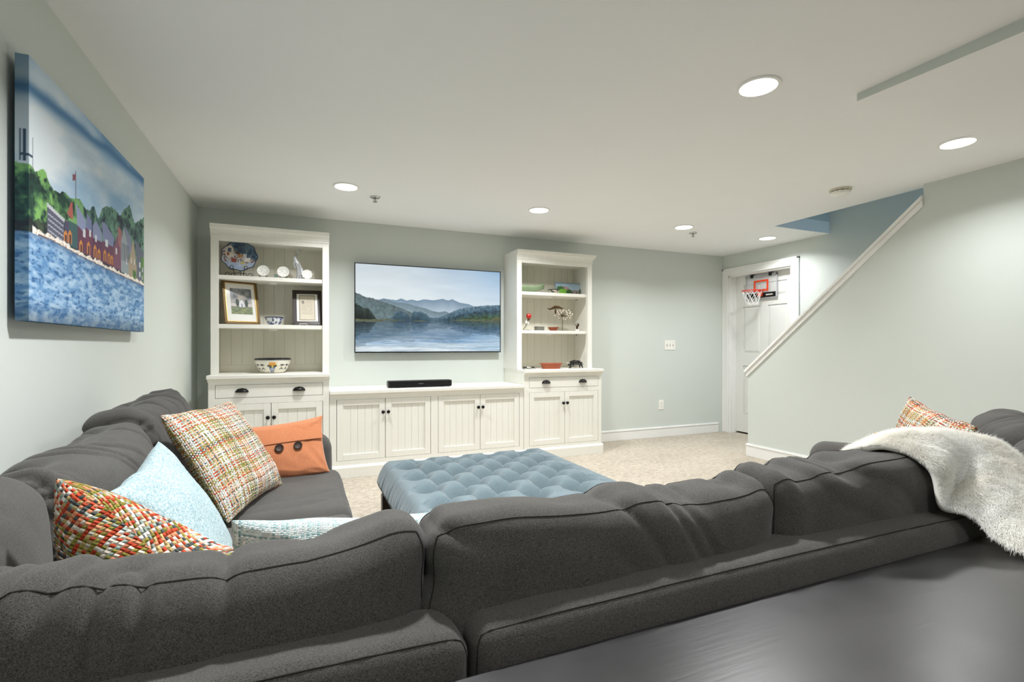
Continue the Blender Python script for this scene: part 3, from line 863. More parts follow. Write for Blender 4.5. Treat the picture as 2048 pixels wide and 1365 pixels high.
class Cushion:
    """Box cushion with rounded edges, puffed faces, puckered corners and wrinkles; origin at bottom centre, front towards +y."""
    def __init__(s, w, d, h, r, puff=.05, puffz=.02, puffx=.015, ear=.012, wr=.006, seed=0, res=(60, 8, 36), dip=None, wk=16, droop=0.0, k=6, puffb=None):
        s.w, s.d, s.h, s.r = w, d, h, min(r, d / 2 - .001, w / 2 - .001, h / 2 - .001)
        s.puff, s.puffz, s.puffx, s.ear, s.wr, s.seed, s.dip, s.wk, s.droop = puff, puffz, puffx, ear, wr, seed, dip, wk, droop
        s.res, s.k = res, k
        s.puffb = puff if puffb is None else puffb
        s.half = np.array([w / 2, d / 2, h / 2])
    def map(s, Q):
        Q = np.asarray(Q, float)
        inner = np.clip(Q, -(s.half - s.r), s.half - s.r)
        dv = Q - inner
        n = dv / np.maximum(np.linalg.norm(dv, axis=1, keepdims=True), 1e-9)
        P = inner + s.r * n
        a, c = np.clip(P[:, 0] / s.half[0], -1, 1), np.clip(P[:, 2] / s.half[2], -1, 1)
        fa, fc = (1 - a ** 2), (1 - c ** 2)
        P = P.copy()
        P[:, 1] += n[:, 1] * np.where(n[:, 1] < 0, s.puffb, s.puff) * (fa ** .6) * (fc ** .6)
        P[:, 2] += n[:, 2] * s.puffz * fa ** .7
        P[:, 0] += n[:, 0] * s.puffx * fc ** .7
        corner = (np.abs(a) ** 6) * (np.abs(c) ** 6)
        P[:, 0] += np.sign(a) * s.ear * corner
        P[:, 2] += np.sign(c) * s.ear * corner
        if s.wr:
            x, z, y = P[:, 0], P[:, 2], P[:, 1]
            sd = s.seed
            big = fbm(x * 5 + sd, z * 5, y * 5, sd, 3) - .5
            q = noise(x * s.wk + z * 5 + 9 * (noise(x * 3, z * 3, 0, sd + 2) - .5), z * 3.0 + y * 4, 0, sd + 3)
            ridge = (1 - np.abs(2 * q - 1)) ** 3
            topw = np.exp(-(1 - c) * 2.2) + .35 * np.exp(-(1 + c) * 3)
            q2 = noise(z * s.wk * 1.3 + x * 6, x * 4, y * 4, sd + 7)
            ridge2 = (1 - np.abs(2 * q2 - 1)) ** 3
            sidew = np.exp(-(1 - np.abs(a)) * 6)
            dsp = s.wr * (2.6 * big - 1.5 * (ridge - .25) * topw - 1.2 * (ridge2 - .25) * sidew)
            P += n * dsp[:, None]
        if s.dip is not None:
            P[:, 2] += s.dip(a) * (c + 1) / 2
        if s.droop:
            P[:, 2] -= s.droop * np.clip(c, 0, 1) * np.abs(a) ** 4
        P[:, 2] += s.h / 2
        return P
    def mesh_builder(s):
        ax = [axis_samples(s.w, s.r, s.res[0], s.k), axis_samples(s.d, s.r, s.res[1], s.k), axis_samples(s.h, s.r, s.res[2], s.k)]
        Qs, Fs, off = [], [], 0
        for fixed in range(3):
            i, j = [q for q in range(3) if q != fixed]
            A, B = np.meshgrid(ax[i], ax[j], indexing='ij')
            nu, nv = A.shape
            for sgn in (-1, 1):
                Q = np.zeros((nu * nv, 3)); Q[:, i] = A.ravel(); Q[:, j] = B.ravel(); Q[:, fixed] = sgn * s.half[fixed]
                idx = np.arange(nu * nv).reshape(nu, nv) + off
                f = np.stack([idx[:-1, :-1], idx[1:, :-1], idx[1:, 1:], idx[:-1, 1:]], -1).reshape(-1, 4)
                Qs.append(Q); Fs.append(f); off += nu * nv
        Q = np.concatenate(Qs); F = np.concatenate(Fs)
        key = np.round(Q * 1e5).astype(np.int64)
        u, first, inv = np.unique(key, axis=0, return_index=True, return_inverse=True)
        inv = inv.ravel()
        mb = MB()
        mb.v = s.map(Q[first]).tolist(); mb.f = inv[F].tolist()
        return mb
    def seam(s, side=-1, rad=.0012, f=.35):
        """Piping loop round the panel on the side y = side*d/2."""
        y = side * (s.d / 2 - s.r * f)
        X, Z = s.w / 2, s.h / 2
        k = 60
        t = np.linspace(-1, 1, k, endpoint=False)
        loop = np.concatenate([np.stack([t * X, 0 * t + y, 0 * t + Z], 1), np.stack([0 * t + X, 0 * t + y, -t * Z], 1),
                               np.stack([-t * X, 0 * t + y, 0 * t - Z], 1), np.stack([0 * t - X, 0 * t + y, t * Z], 1)])
        return MB().tube(s.map(loop).tolist(), rad, 5, True)

def place(loc, rotz=0, tilt=0, roll=0):
    return Matrix.Translation(loc) @ Matrix.Rotation(rotz, 4, 'Z') @ Matrix.Rotation(tilt, 4, 'X') @ Matrix.Rotation(roll, 4, 'Y')

def cushion_part(t, name, cu, M, seams=(-1, 1), mat=None, label=None):
    o = t.part(name, cu.mesh_builder().xf(t.inv @ M), mat or GREY, smooth=True, ang=180, label=label)
    for sd in seams:
        t.part('seam', cu.seam(sd).xf(t.inv @ M), GREYS, o, smooth=True)
    return o

def frame_bar(t, name, x0, x1, y0, y1, z0, z1, r=.03, seams=(), res=(30, 6, 20), puff=.006):
    """Upholstered frame member in the section's local coordinates."""
    cu = Cushion(x1 - x0, y1 - y0, z1 - z0, r, puff=puff, puffz=.008, puffx=.004, ear=0, wr=.0012, seed=len(name), res=res)
    M = t.M @ Matrix.Translation(((x0 + x1) / 2, (y0 + y1) / 2, z0))
    return cushion_part(t, name, cu, M, seams)

def legs(t, pts):
    me = MB().prism([(-.025, -.025), (.025, -.025), (.025, .025), (-.025, .025)], 'z', 0, .08).mesh('leg')
    for p in pts: t.shared('leg', me, DARKWOOD, None, (p[0], p[1], 0))

SEAT = .46
# front run, its back to the viewer
fs = Thing('sectional_section', 'charcoal armless sofa section backing onto the black console table', 'sofa', (.207, .598, 0), group='charcoal sectional sofa')
W = 1.203
frame_bar(fs, 'back_frame', 0, W, 0, .112, .07, .722, .03, (-1,))
frame_bar(fs, 'seat_base', 0, W, .113, .90, .07, .29, .02)
for k in range(2):
    frame_bar(fs, 'seat_cushion', .002 + k * W / 2, W / 2 - .002 + k * W / 2, .114, .92, .292, SEAT - .004, .04, (), (24, 24, 4), .0)
cB = Cushion(.672, .155, .372, .055, .055, .006, .012, .032, .010, 3, (110, 10, 60), dip=lambda a: .004 * np.sin(a * 7) + np.interp(a, [-1, -.2, .2, .5, .8, 1], [.004, 0, -.006, -.020, -.014, -.006]), wk=14, puffb=.012)
cushion_part(fs, 'back_cushion', cB, place((.503, .746, SEAT), 0, math.radians(1)))
cC = Cushion(.56, .155, .386, .055, .055, .008, .012, .026, .009, 8, (90, 10, 50), dip=lambda a: .012 * a, wk=14, puffb=.012)
cushion_part(fs, 'back_cushion', cC, place((1.115, .746, SEAT), 0, math.radians(2)))
legs(fs, [(.06, .05), (W - .06, .05), (.06, .85), (W - .06, .85)])
# corner
cs = Thing('sectional_section', 'charcoal corner sofa section holding the chopped tweed pillow', 'sofa', (-.775, .598, 0), group='charcoal sectional sofa')
W = .976
frame_bar(cs, 'back_frame', 0, W, 0, .112, .07, .722, .03, (-1,))
frame_bar(cs, 'side_frame', 0, .112, .113, .86, .07, .722, .03)
frame_bar(cs, 'seat_base', .113, W, .113, .86, .07, .29, .02)
frame_bar(cs, 'seat_cushion', .114, W, .114, .86, .292, SEAT - .004, .04, (), (24, 24, 4), 0)
cA = Cushion(.615, .16, .352, .055, .06, .004, .012, .026, .010, 13, (110, 10, 60), dip=lambda a: np.interp(a, [-1, -.6, -.36, -.17, 0, .13, .26, .5, .73, .9, 1], [.010, .010, .010, .000, -.006, -.008, -.008, -.008, .004, .012, .022]), wk=12, puffb=.016)
cushion_part(cs, 'back_cushion', cA, place((-.148, .738, SEAT), 0, math.radians(-5)))
cE = Cushion(.56, .16, .378, .07, .055, .012, .012, .006, .006, 17, (60, 8, 40), wk=10)
cushion_part(cs, 'back_cushion', cE, place((-.555, 1.06, SEAT), -PI / 2, math.radians(3)), ())
legs(cs, [(.06, .05), (W - .06, .05), (.06, .8), (W - .06, .8)])
# left run along the wall, with the far arm
ls = Thing('sectional_section', 'charcoal sofa section with an arm along the left wall', 'sofa', (-.775, 2.87, 0), -PI / 2, group='charcoal sectional sofa')
W = 1.408
frame_bar(ls, 'arm', 0, .17, 0, .92, .07, .632, .07, (), (8, 40, 24), .004)
frame_bar(ls, 'back_frame', .171, W, 0, .112, .07, .70, .03)
frame_bar(ls, 'seat_base', .171, W, .113, .93, .07, .29, .02)
for a, b_ in ((.173, .89), (.893, W - .001)):
    cu = Cushion(b_ - a, .845, .175, .05, .0, .022, .006, .0, .004, 21 + int(a * 10), (60, 60, 6), wk=9)
    cushion_part(ls, 'seat_cushion', cu, ls.M @ Matrix.Translation(((a + b_) / 2, .115 + .845 / 2, .292)), ())
cD2 = Cushion(.70, .17, .415, .055, .06, .0, .004, .030, .014, 5, (110, 8, 60), dip=lambda a: .008 - .03 * np.clip(a, 0, 1) ** 1.5 + .022 * np.clip(-a, 0, 1) ** 2 + .004 * np.sin(a * 9), wk=26)
cushion_part(ls, 'back_cushion', cD2, place((-.53, 2.43, SEAT), -PI / 2, math.radians(9)), ())
cD1 = Cushion(.71, .17, .352, .055, .06, .004, .01, .030, .014, 6, (110, 8, 60), dip=lambda a: .006 - .022 * np.clip(a, 0, 1) ** 1.3 + .004 * np.sin(a * 8), wk=26)
cushion_part(ls, 'back_cushion', cD1, place((-.525, 1.72, SEAT), -PI / 2, math.radians(9)), ())
legs(ls, [(.06, .06), (W - .06, .06), (.06, .86), (W - .06, .86)])
# angled right run with its arm at the far end
rs = Thing('sectional_section', 'charcoal angled sofa section with an arm near the sloping stair wall', 'sofa', (1.984, .363, 0), math.atan2(.6, .8), group='charcoal sectional sofa')
W = 1.08
frame_bar(rs, 'arm', W - .17, W, 0, .86, .07, .632, .07, (), (8, 40, 24), .004)
frame_bar(rs, 'back_frame', 0, W - .171, 0, .112, .07, .70, .03)
frame_bar(rs, 'seat_base', 0, W - .171, .113, .85, .07, .29, .02)
frame_bar(rs, 'seat_cushion', .002, W - .172, .114, .86, .292, SEAT - .004, .04, (), (24, 24, 4), 0)
for k, (xc, w_, h_) in enumerate(((.665, .48, .385), (.22, .42, .36))):
    cu = Cushion(w_, .17, h_, .07, .06, .004, .01, .014, .010, 31 + k, (60, 8, 40), wk=20)
    cushion_part(rs, 'back_cushion', cu, rs.M @ place((xc, .235, SEAT), 0, math.radians(6)), ())
legs(rs, [(.06, .06), (W - .06, .06), (.06, .8), (W - .06, .8)])

# ------------------------------------------------------------------ throw pillows
def pillow_mesh(name, w, h, T, seed=0, chop=0.0, n=56, conc=.06, wr=.004, ear=0.0):
    """Knife-edge pillow in the xy plane (y up), thickness along z, with UVs on both faces."""
    q = np.sin(np.linspace(-1, 1, n) * PI / 2) * .55 + np.linspace(-1, 1, n) * .45
    U, V = np.meshgrid(q, q, indexing='ij')
    sides = []
    for sg in (1, -1):
        X = w / 2 * U * (1 - conc * (1 - V ** 2)); Y = h / 2 * V * (1 - conc * (1 - U ** 2))
        base = np.clip((1 - U ** 2) * (1 - V ** 2), 0, 1)
        Zt = T / 2 * base ** .42
        big = (fbm(X * 7, Y * 7, sg * 3.0, seed, 3) - .5) * 5 * wr
        q1 = noise(np.arctan2(np.abs(Y) - h / 2, np.abs(X) - w / 2) * 6, np.hypot(np.abs(Y) - h / 2, np.abs(X) - w / 2) * 4, seed + sg, seed)
        ridge = ((1 - np.abs(2 * q1 - 1)) ** 2 - .3) * 2.2 * wr * np.exp(-np.hypot(np.abs(Y) - h / 2, np.abs(X) - w / 2) / (.3 * w))
        Z = sg * (Zt + (big + ridge) * np.minimum(1, base * 8))
        if chop:
            g = np.exp(-(U / .42) ** 2) * np.clip((V + .25) / 1.25, 0, 1) ** 1.6
            Y = Y - chop * g
            Z = Z * (1 + .55 * g * (1 - np.clip(V, 0, 1) ** 8))
            X = X * (1 - .06 * np.clip(V, 0, 1))
        Y = Y + (noise(U * 3 + seed, V * 2, 0, seed + 4) - .5) * .012
        sides.append(np.stack([X, Y, Z], -1))
    idx = np.arange(n * n).reshape(n, n)
    back = idx + n * n
    edge = np.zeros((n, n), bool); edge[0] = edge[-1] = True; edge[:, 0] = edge[:, -1] = True
    back = np.where(edge, idx, back)
    def quads(i): return np.stack([i[:-1, :-1], i[1:, :-1], i[1:, 1:], i[:-1, 1:]], -1).reshape(-1, 4)
    F = np.concatenate([quads(idx), quads(back)[:, ::-1]])
    V3 = np.concatenate([sides[0].reshape(-1, 3), sides[1].reshape(-1, 3)])
    def arc(S):
        du = np.concatenate([np.zeros((1, n)), np.cumsum(np.linalg.norm(np.diff(S, axis=0), axis=-1), 0)])
        dv = np.concatenate([np.zeros((n, 1)), np.cumsum(np.linalg.norm(np.diff(S, axis=1), axis=-1), 1)], 1)
        return np.stack([du - du[n // 2:n // 2 + 1], dv - dv[:, n // 2:n // 2 + 1]], -1).reshape(-1, 2) / .46 + .5
    uvs = np.concatenate([arc(sides[0]), arc(sides[1]) + .37])
    used = np.unique(F); remap = -np.ones(len(V3), int); remap[used] = np.arange(len(used))
    me = bpy.data.meshes.new(name); me.from_pydata(V3[used].tolist(), [], remap[F].tolist()); me.update()
    ul = me.uv_layers.new(name='UVMap')
    li = np.zeros(len(me.loops), int); me.loops.foreach_get('vertex_index', li)
    uvv = uvs[used][li]
    half = len(me.loops) // 2
    bl = np.arange(len(li)) >= half
    edge_v = np.concatenate([edge.ravel(), np.zeros(n * n, bool)])[used][li]
    uvv[bl & edge_v] += .37
    ul.data.foreach_set('uv', uvv.astype(np.float32).ravel())
    me.shade_smooth()
    return me

def frame_of(c, right, up):
    r = Vector(right).normalized(); u = Vector(up); u = (u - r * u.dot(r)).normalized(); f = r.cross(u)
    M = Matrix((r, u, f)).transposed().to_4x4(); M.translation = Vector(c)
    return M

def pillow(label, c, right, up, w, h, T, mat, seed, group=None, **kw):
    o = link('throw_pillow', pillow_mesh('throw_pillow', w, h, T, seed, **kw), mat)
    o.matrix_world = frame_of(c, right, up)
    tag(o, label, 'pillow', group)
    return o
# tweed pillow in the near corner, top pushed in
pillow('orange and olive tweed pillow with a pushed-in top in the near sofa corner', (-.195, 1.065, .60), (.335, -.26, -.10), (-.12, -.10, .40), .52, .46, .18, TWEED, 3, 'orange and olive tweed pillows', chop=.085, wr=.006)
# pale blue one against the wall-side cushion
pillow('pale blue linen pillow propped against the wall-side sofa cushions', (-.295, 1.58, .60), (-.02, .44, .02), (-.17, .03, .335), .51, .43, .13, PALEBLUE, 5, conc=.09)
# tweed pillow upright on the left seat
pillow('orange and olive tweed pillow leaning beside the orange pillow', (-.258, 2.215, .67), (.165, .48, .0), (-.185, .09, .345), .48, .43, .14, TWEEDLIT, 7, 'orange and olive tweed pillows', conc=.05)
# teal one hidden behind the cushions
pillow('teal and white ribbed pillow peeping over the front cushions', (.09, 1.03, .588), (.40, 0, -.035), (0, -.05, .30), .44, .36, .14, TEALW, 9)
# far right tweed
pillow('orange and olive tweed pillow behind the ivory throw', (2.20, 1.14, .655), (.27, .34, .06), (.05, -.07, .40), .45, .42, .14, TWEEDLIT, 12, 'orange and olive tweed pillows', conc=.09)
op = pillow('orange linen pillow half hidden behind the ivory throw', (2.245, 1.33, .575), (.3, .3, .0), (.05, -.08, .3), .36, .27, .12, ORANGE, 14)
# orange lumbar pillow with flap and buttons
c4 = Vector((-.115, 2.59, .597))
T4 = Thing('throw_pillow', 'orange linen pillow with a flap and two dark buttons', 'pillow', M=frame_of(c4, (.43, .03, .035), (-.02, .10, .27)))
pm = pillow_mesh('cover', .46, .285, .13, 16, conc=.07, wr=.005)
cov = T4.shared('cover', pm, ORANGE)
def pz(x, y, off=0.0):
    u, v = x / .23, y / .1425
    return .065 * max(0, (1 - u * u) * (1 - v * v)) ** .42 + off
# flap edge: a slightly raised strip over the top third
rows = []
for y, off in ((.026, -.004), (.026, .0045), (.034, .0052), (.07, .004), (.10, .001)):
    rows.append([(x, y, pz(x * .985, y, off)) for x in np.linspace(-.214, .214, 30)])
fl = T4.part('flap', MB().grid(np.array(rows)), ORANGE, cov, smooth=True, ang=50)
for bx in (.020, .100):
    prof = [(.0001, .004), (.006, .003), (.012, .005), (.0165, .008), (.019, .006), (.019, .001), (.0001, 0)]
    T4.part('button', MB().lathe(prof, (bx, .003, pz(bx, .003, .003)), 20), BUTTON, smooth=True)

# ------------------------------------------------------------------ tufted ottoman
OX, OY, OW, OD, OZ0, OZ1 = .885, 2.275, 1.0, 1.02, .305, .435
ot = Thing('tufted_ottoman', 'dusty blue button-tufted square ottoman on dark legs', 'ottoman', (OX, OY, 0))
class Ottoman(Cushion):
    def map(s, Q):
        Q = np.asarray(Q, float)
        inner = np.clip(Q, -(s.half - s.r), s.half - s.r)
        dv = Q - inner
        n = dv / np.maximum(np.linalg.norm(dv, axis=1, keepdims=True), 1e-9)
        P = inner + s.r * n
        x, y = P[:, 0], P[:, 1]
        ex, ey = s.half[0] - np.abs(x), s.half[1] - np.abs(y)
        e = np.minimum(ex, ey)
        x_, y_ = x + .069, y + .04
        A, B = x_ / .203 + y_ / .22, x_ / .203 - y_ / .22
        sa, sb = np.abs(np.sin(PI * A)), np.abs(np.sin(PI * B))
        i, j = np.round(A), np.round(B)
        bx, by = (i + j) * .1015 - .069, (i - j) * .11 - .04
        dist = np.hypot(x - bx, y - by)
        ok = (np.abs(bx) < s.half[0] - .09) & (np.abs(by) < s.half[1] - .09)
        t = .42 * (sa * sb) ** .2 + .58 + .10 * (fbm(x * 7, y * 7, 0, 77, 3) - .5)
        t2 = np.where(ok, 1 - np.exp(-(dist / .046) ** 2), 1)
        m = np.clip((e - .07) / .07, 0, 1); m = m * m * (3 - 2 * m)
        hgt = .108 * (t * m + (1 - m) * .95) * t2
        top = np.clip(n[:, 2], 0, 1)
        P[:, 2] += hgt * top - .066 * top + .025 * top * np.clip(e / .3, 0, 1)
        # gathers down the sides
        side = np.clip(1 - np.abs(n[:, 2]), 0, 1)
        run = np.where(ex < ey, y, x)
        q = noise(run * 46, 0 * run, 0, 5); g = -(1 - np.abs(2 * q - 1)) ** 4 * .006
        pl = -np.exp(-((np.abs(((run / .2) % 1) - .5)) / .035) ** 2) * .010
        P[:, :2] += n[:, :2] * ((g + pl) * side)[:, None]
        P[:, :2] += n[:, :2] * (.012 * np.clip(1 - np.abs(P[:, 2]) / s.half[2], 0, 1))[:, None]
        P[:, 2] += s.h / 2
        return P
co = Ottoman(OW, OD, OZ1 - OZ0, .06, res=(190, 190, 10), k=8)
ot.part('tufted_top', co.mesh_builder().xf(Matrix.Translation((0, 0, OZ0))), BLUE, smooth=True, ang=180)
bme = MB().lathe([(.009, 0), (.008, .003), (.0001, .0045)], seg=14).mesh('button', True, 180)
for i in range(-9, 10):
    for j in range(-9, 10):
        bx, by = (i + j) * .1015 - .069, (i - j) * .11 - .04
        if abs(bx) < OW / 2 - .09 and abs(by) < OD / 2 - .09:
            ot.shared('button', bme, BLUE, None, (bx, by, OZ1 - .014))
ot.part('base_board', MB().box(-OW / 2 + .03, OW / 2 - .03, -OD / 2 + .03, OD / 2 - .03, OZ0 - .02, OZ0 + .02), DARKWOOD)
lm = MB().prism([(-.03, -.03), (.03, -.03), (.03, .03), (-.03, .03)], 'z', 0, OZ0 - .01).mesh('leg')
for sx in (-1, 1):
    for sy in (-1, 1):
        bevel(ot.shared('leg', lm, DARKWOOD, None, (sx * (OW / 2 - .045), sy * (OD / 2 - .045), 0)), .004)

# ------------------------------------------------------------------ console table behind the sofa
ct = Thing('console_table', 'black satin console table behind the front sofa', 'table', (.62, .355, 0))
ct.part('table_top', MB().box(-.84, .80, -.235, .236, .652, .681), TABLE, bev=.004)
ct.part('apron', MB().box(-.719, .679, -.18, -.16, .57, .651).box(-.719, .679, .16, .18, .57, .651).box(-.77, -.75, -.129, .129, .57, .651).box(.71, .73, -.129, .129, .57, .651), TABLE)
lm = MB().box(-.03, .03, -.03, .03, 0, .652).mesh('leg')
for sx in (-.75, .71):
    for sy in (-.16, .16):
        bevel(ct.shared('leg', lm, TABLE, None, (sx, sy, 0)), .004)

# ------------------------------------------------------------------ ivory fur throw
# crest and lower hem of the throw, as points in the room
crest = np.array([[1.362, 0.889, 0.800], [1.393, 0.821, 0.852], [1.419, 0.777, 0.873], [1.475, 0.732, 0.880], [1.535, 0.685, 0.868], [1.549, 0.657, 0.845], [1.565, 0.628, 0.82], [1.58, 0.6, 0.79], [1.62, 0.54, 0.72]])
hem = np.array([[1.235, 0.801, 0.828], [1.235, 0.725, 0.861], [1.255, 0.679, 0.848], [1.26, 0.633, 0.816], [1.255, 0.613, 0.754], [1.298, 0.579, 0.732], [1.286, 0.541, 0.705], [1.284, 0.498, 0.693], [1.302, 0.447, 0.669]])
def resample(A, n):
    t = np.linspace(0, 1, len(A)); q = np.linspace(0, 1, n)
    B = np.stack([np.interp(q, t, A[:, k]) for k in range(3)], 1)
    for _ in range(14):
        B[1:-1] = (B[:-2] + 2 * B[1:-1] + B[2:]) / 4
    return B
ns, nr = 110, 70
Cr, He = resample(crest, ns), resample(hem, ns)
drop = Cr + np.array([.10, .13, -.19])          # far side, falling into the seat
rows = np.linspace(-.7, 1, nr)
P = np.zeros((nr, ns, 3))
for k, r in enumerate(rows):
    if r < 0:
        f = -r / .7
        q = Cr * (1 - f) + drop * f; q[:, 2] += .05 * np.sin(f * PI) * 1.0 * np.linspace(.2, 1, ns)
    else:
        q = Cr * (1 - r) + He * r
        b = np.sin(PI * r) * np.linspace(0, 1, ns) ** .5
        q = q + b[:, None] * np.array([-.010, -.03, .035])
    P[k] = q
sg = np.linspace(0, 1, ns)[None, :]; rg = rows[:, None]
fold = (fbm(sg * 3.0 + rg * 1.2, rg * 3.5, 0, 121, 3) - .5) * .035 * np.clip((sg - .12) * 4, 0, 1)
fold -= .05 * np.exp(-((sg - .50) / .05) ** 2 - ((rg - .72) / .20) ** 2)
P[..., 2] += fold; P[..., 1] -= fold * .5
def throw_mesh(name, P, th):
    dU = np.gradient(P, axis=0); dV = np.gradient(P, axis=1)
    nn = np.cross(dU, dV); nn /= np.linalg.norm(nn, axis=-1, keepdims=True) + 1e-9
    if nn[..., 2].mean() < 0: nn = -nn
    return nn
nn = throw_mesh('', P, 0)
tt = Thing('throw_blanket', 'ivory fur throw draped over the right end of the front sofa', 'blanket', tuple(P[35, 55] * np.array([1, 1, 0])))
mb = MB().grid(P)
ob = tt.part('lining', mb, LINING, world=True, smooth=True, ang=180)
so = ob.modifiers.new('thick', 'SOLIDIFY'); so.thickness = .010; so.offset = 0
# turned-back hem strip showing the lining
# the pile: short curved strands
NS = 180000
ri, si = rng.uniform(0, nr - 1.001, NS), rng.uniform(0, ns - 1.001, NS)
i0, j0 = ri.astype(int), si.astype(int); fu, fv = (ri - i0)[:, None], (si - j0)[:, None]
def bil(A): return (A[i0, j0] * (1 - fu) * (1 - fv) + A[i0 + 1, j0] * fu * (1 - fv) + A[i0, j0 + 1] * (1 - fu) * fv + A[i0 + 1, j0 + 1] * fu * fv)
base = bil(P) + bil(nn) * .004
nrm = bil(nn)
dn = np.gradient(P, axis=0); dn /= np.linalg.norm(dn, axis=-1, keepdims=True) + 1e-9
dv_ = np.gradient(P, axis=1); dv_ /= np.linalg.norm(dv_, axis=-1, keepdims=True) + 1e-9
ang = (fbm(base[:, 0] * 14, base[:, 1] * 14, base[:, 2] * 14, 131, 3) - .5) * 5
flow = bil(dn) * np.cos(ang)[:, None] + bil(dv_) * np.sin(ang)[:, None]
flow += rng.normal(0, .35, (NS, 3))
ln = rng.uniform(.010, .019, NS)[:, None]
p1 = base + (nrm * .62 + flow * .45) * ln * .5
p2 = base + (nrm * .62 + flow * .45) * ln * .5 + (nrm * .25 + flow * .8) * ln * .5
wd = np.cross(flow, nrm); wd /= np.linalg.norm(wd, axis=1, keepdims=True) + 1e-9
wd = wd * .00045
V = np.stack([base - wd, base + wd, p1 + wd * .8, p1 - wd * .8, p2], 1).reshape(-1, 3)
V = V - np.array(tt.M.translation)
k = np.arange(NS) * 5
me = bpy.data.meshes.new('fur_pile')
me.vertices.add(len(V)); me.vertices.foreach_set('co', V.astype(np.float32).ravel())
loops = np.stack([k, k + 1, k + 2, k + 3, k + 3, k + 2, k + 4], 1).ravel()
starts = np.stack([np.arange(NS) * 7, np.arange(NS) * 7 + 4], 1).ravel()
me.loops.add(len(loops)); me.loops.foreach_set('vertex_index', loops.astype(np.int32))
me.polygons.add(len(starts)); me.polygons.foreach_set('loop_start', starts.astype(np.int32))
me.update(calc_edges=True)
fp = link('fur_pile', me, WHITEFUR, tt.e); fp['kind'] = 'stuff'

# ------------------------------------------------------------------ ornaments, left bookcase
SL1, SL2, SLC = 1.668, 1.277, .877
def disc_print(R, nth, nr, colf, wob=None, dish=.012):
    r = np.linspace(0.001, 1, nr)[:, None]; th = np.linspace(0, 2 * PI, nth)[None, :]
    w = wob(th) if wob is not None else 1.0
    x, y = R * r * np.cos(th) * (1 + (w - 1) * r), R * r * np.sin(th) * (1 + (w - 1) * r)
    z = dish * (np.clip(r, .55, 1) - .55) ** 1.3 / .45 ** 1.3 + 0 * th
    P = np.stack([x, z * -1.0, y], -1)       # facing -y
    return P, colf(x / R, y / R, r + 0 * th)
def lerpc(a, b, f): f = np.clip(f, 0, 1)[..., None]; return np.array(a, float) * (1 - f) + np.array(b, float) * f
def village(x, y, r):
    n = fbm(x * 5 + 3, y * 5, 0, 201, 4); n2 = noise(x * 12, y * 12, 0, 203)
    C = lerpc((40, 58, 84), (110, 136, 152), n * 1.6 - .3)
    land = y < .18 - .55 * x + (n - .5) * .3
    low = lerpc((210, 204, 198), (152, 160, 176), n2); C[land] = low[land]
    C[land & (n2 > .66)] = (120, 74, 58); C[land & (n2 < .24)] = (70, 76, 92)
    hs = inside([(-.82, .1), (-.74, .55), (-.5, .72), (-.34, .5), (-.3, .0), (-.6, -.2)], x, y); C[hs] = lerpc((226, 218, 206), (204, 196, 186), n2)[hs]
    for (a, b_, w, h, c) in ((-.56, .38, .10, .13, (66, 84, 110)), (-.64, .12, .07, .1, (150, 84, 60)), (-.1, .22, .14, .07, (92, 74, 62)), (.05, .02, .13, .09, (178, 128, 72)), (.3, .06, .1, .12, (196, 196, 200)), (-.3, -.3, .14, .12, (142, 66, 48)), (.45, -.2, .16, .12, (222, 216, 208))):
        C[(np.abs(x - a) < w) & (np.abs(y - b_) < h)] = c
    low2 = (y < -.42 + .15 * (n - .5)); C[low2] = lerpc((188, 200, 218), (140, 156, 188), n)[low2]
    C[(np.hypot(x - .25, y + .55) < .2) & (n > .45)] = (196, 180, 96)
    rim = r > .95; C[rim] = (38, 52, 82)
    return C
pl = Thing('painted_plate', 'large scalloped plate painted with a village, on a wire stand', 'plate', M=place((-.468, 4.655, 1.842), 0, math.radians(-12)))
Pp, Cc = disc_print(.131, 121, 40, village, lambda t: 1 + .035 * np.cos(9 * t) + .02 * np.cos(2 * t))
o = color_mesh('plate', Pp, Cc, GLAZEPRINT, pl.e); sm = o.modifiers.new('thick', 'SOLIDIFY'); sm.thickness = .005; sm.offset = 1
st = Thing('plate_stand', 'black scrolled wire stand under the village plate', 'plate stand', (-.468, 4.64, SL1))
for sx in (-1, 1):
    m = MB()
    pts = [(sx * .03, .05, .002), (sx * .03, -.01, .004), (sx * .034, -.032, .03), (sx * .04, -.036, .055)]
    pts += [(sx * (.052 + .013 * math.cos(a)), -.038, .075 + .014 * math.sin(a)) for a in np.linspace(PI * 1.2, -PI * .9, 14)]
    m.tube(pts, .0024, 8)
    m.tube([(sx * .034, -.03, .028), (sx * .05, -.03, .03), (sx * .062, -.03, .004)] + [(sx * (.082 + .016 * math.cos(a)), -.03, .017 + .014 * math.sin(a)) for a in np.linspace(PI * 1.25, PI * 3.0, 14)], .0024, 8)
    st.part('scroll_leg', m, BLACKMETAL, smooth=True, ang=180)
st.part('crossbar', MB().tube([(-.036, .0, .034), (.036, .0, .034)], .0024, 8).tube([(0, .0, .034), (0, .09, .14), (0, .12, .004)], .0022, 8), BLACKMETAL, smooth=True)

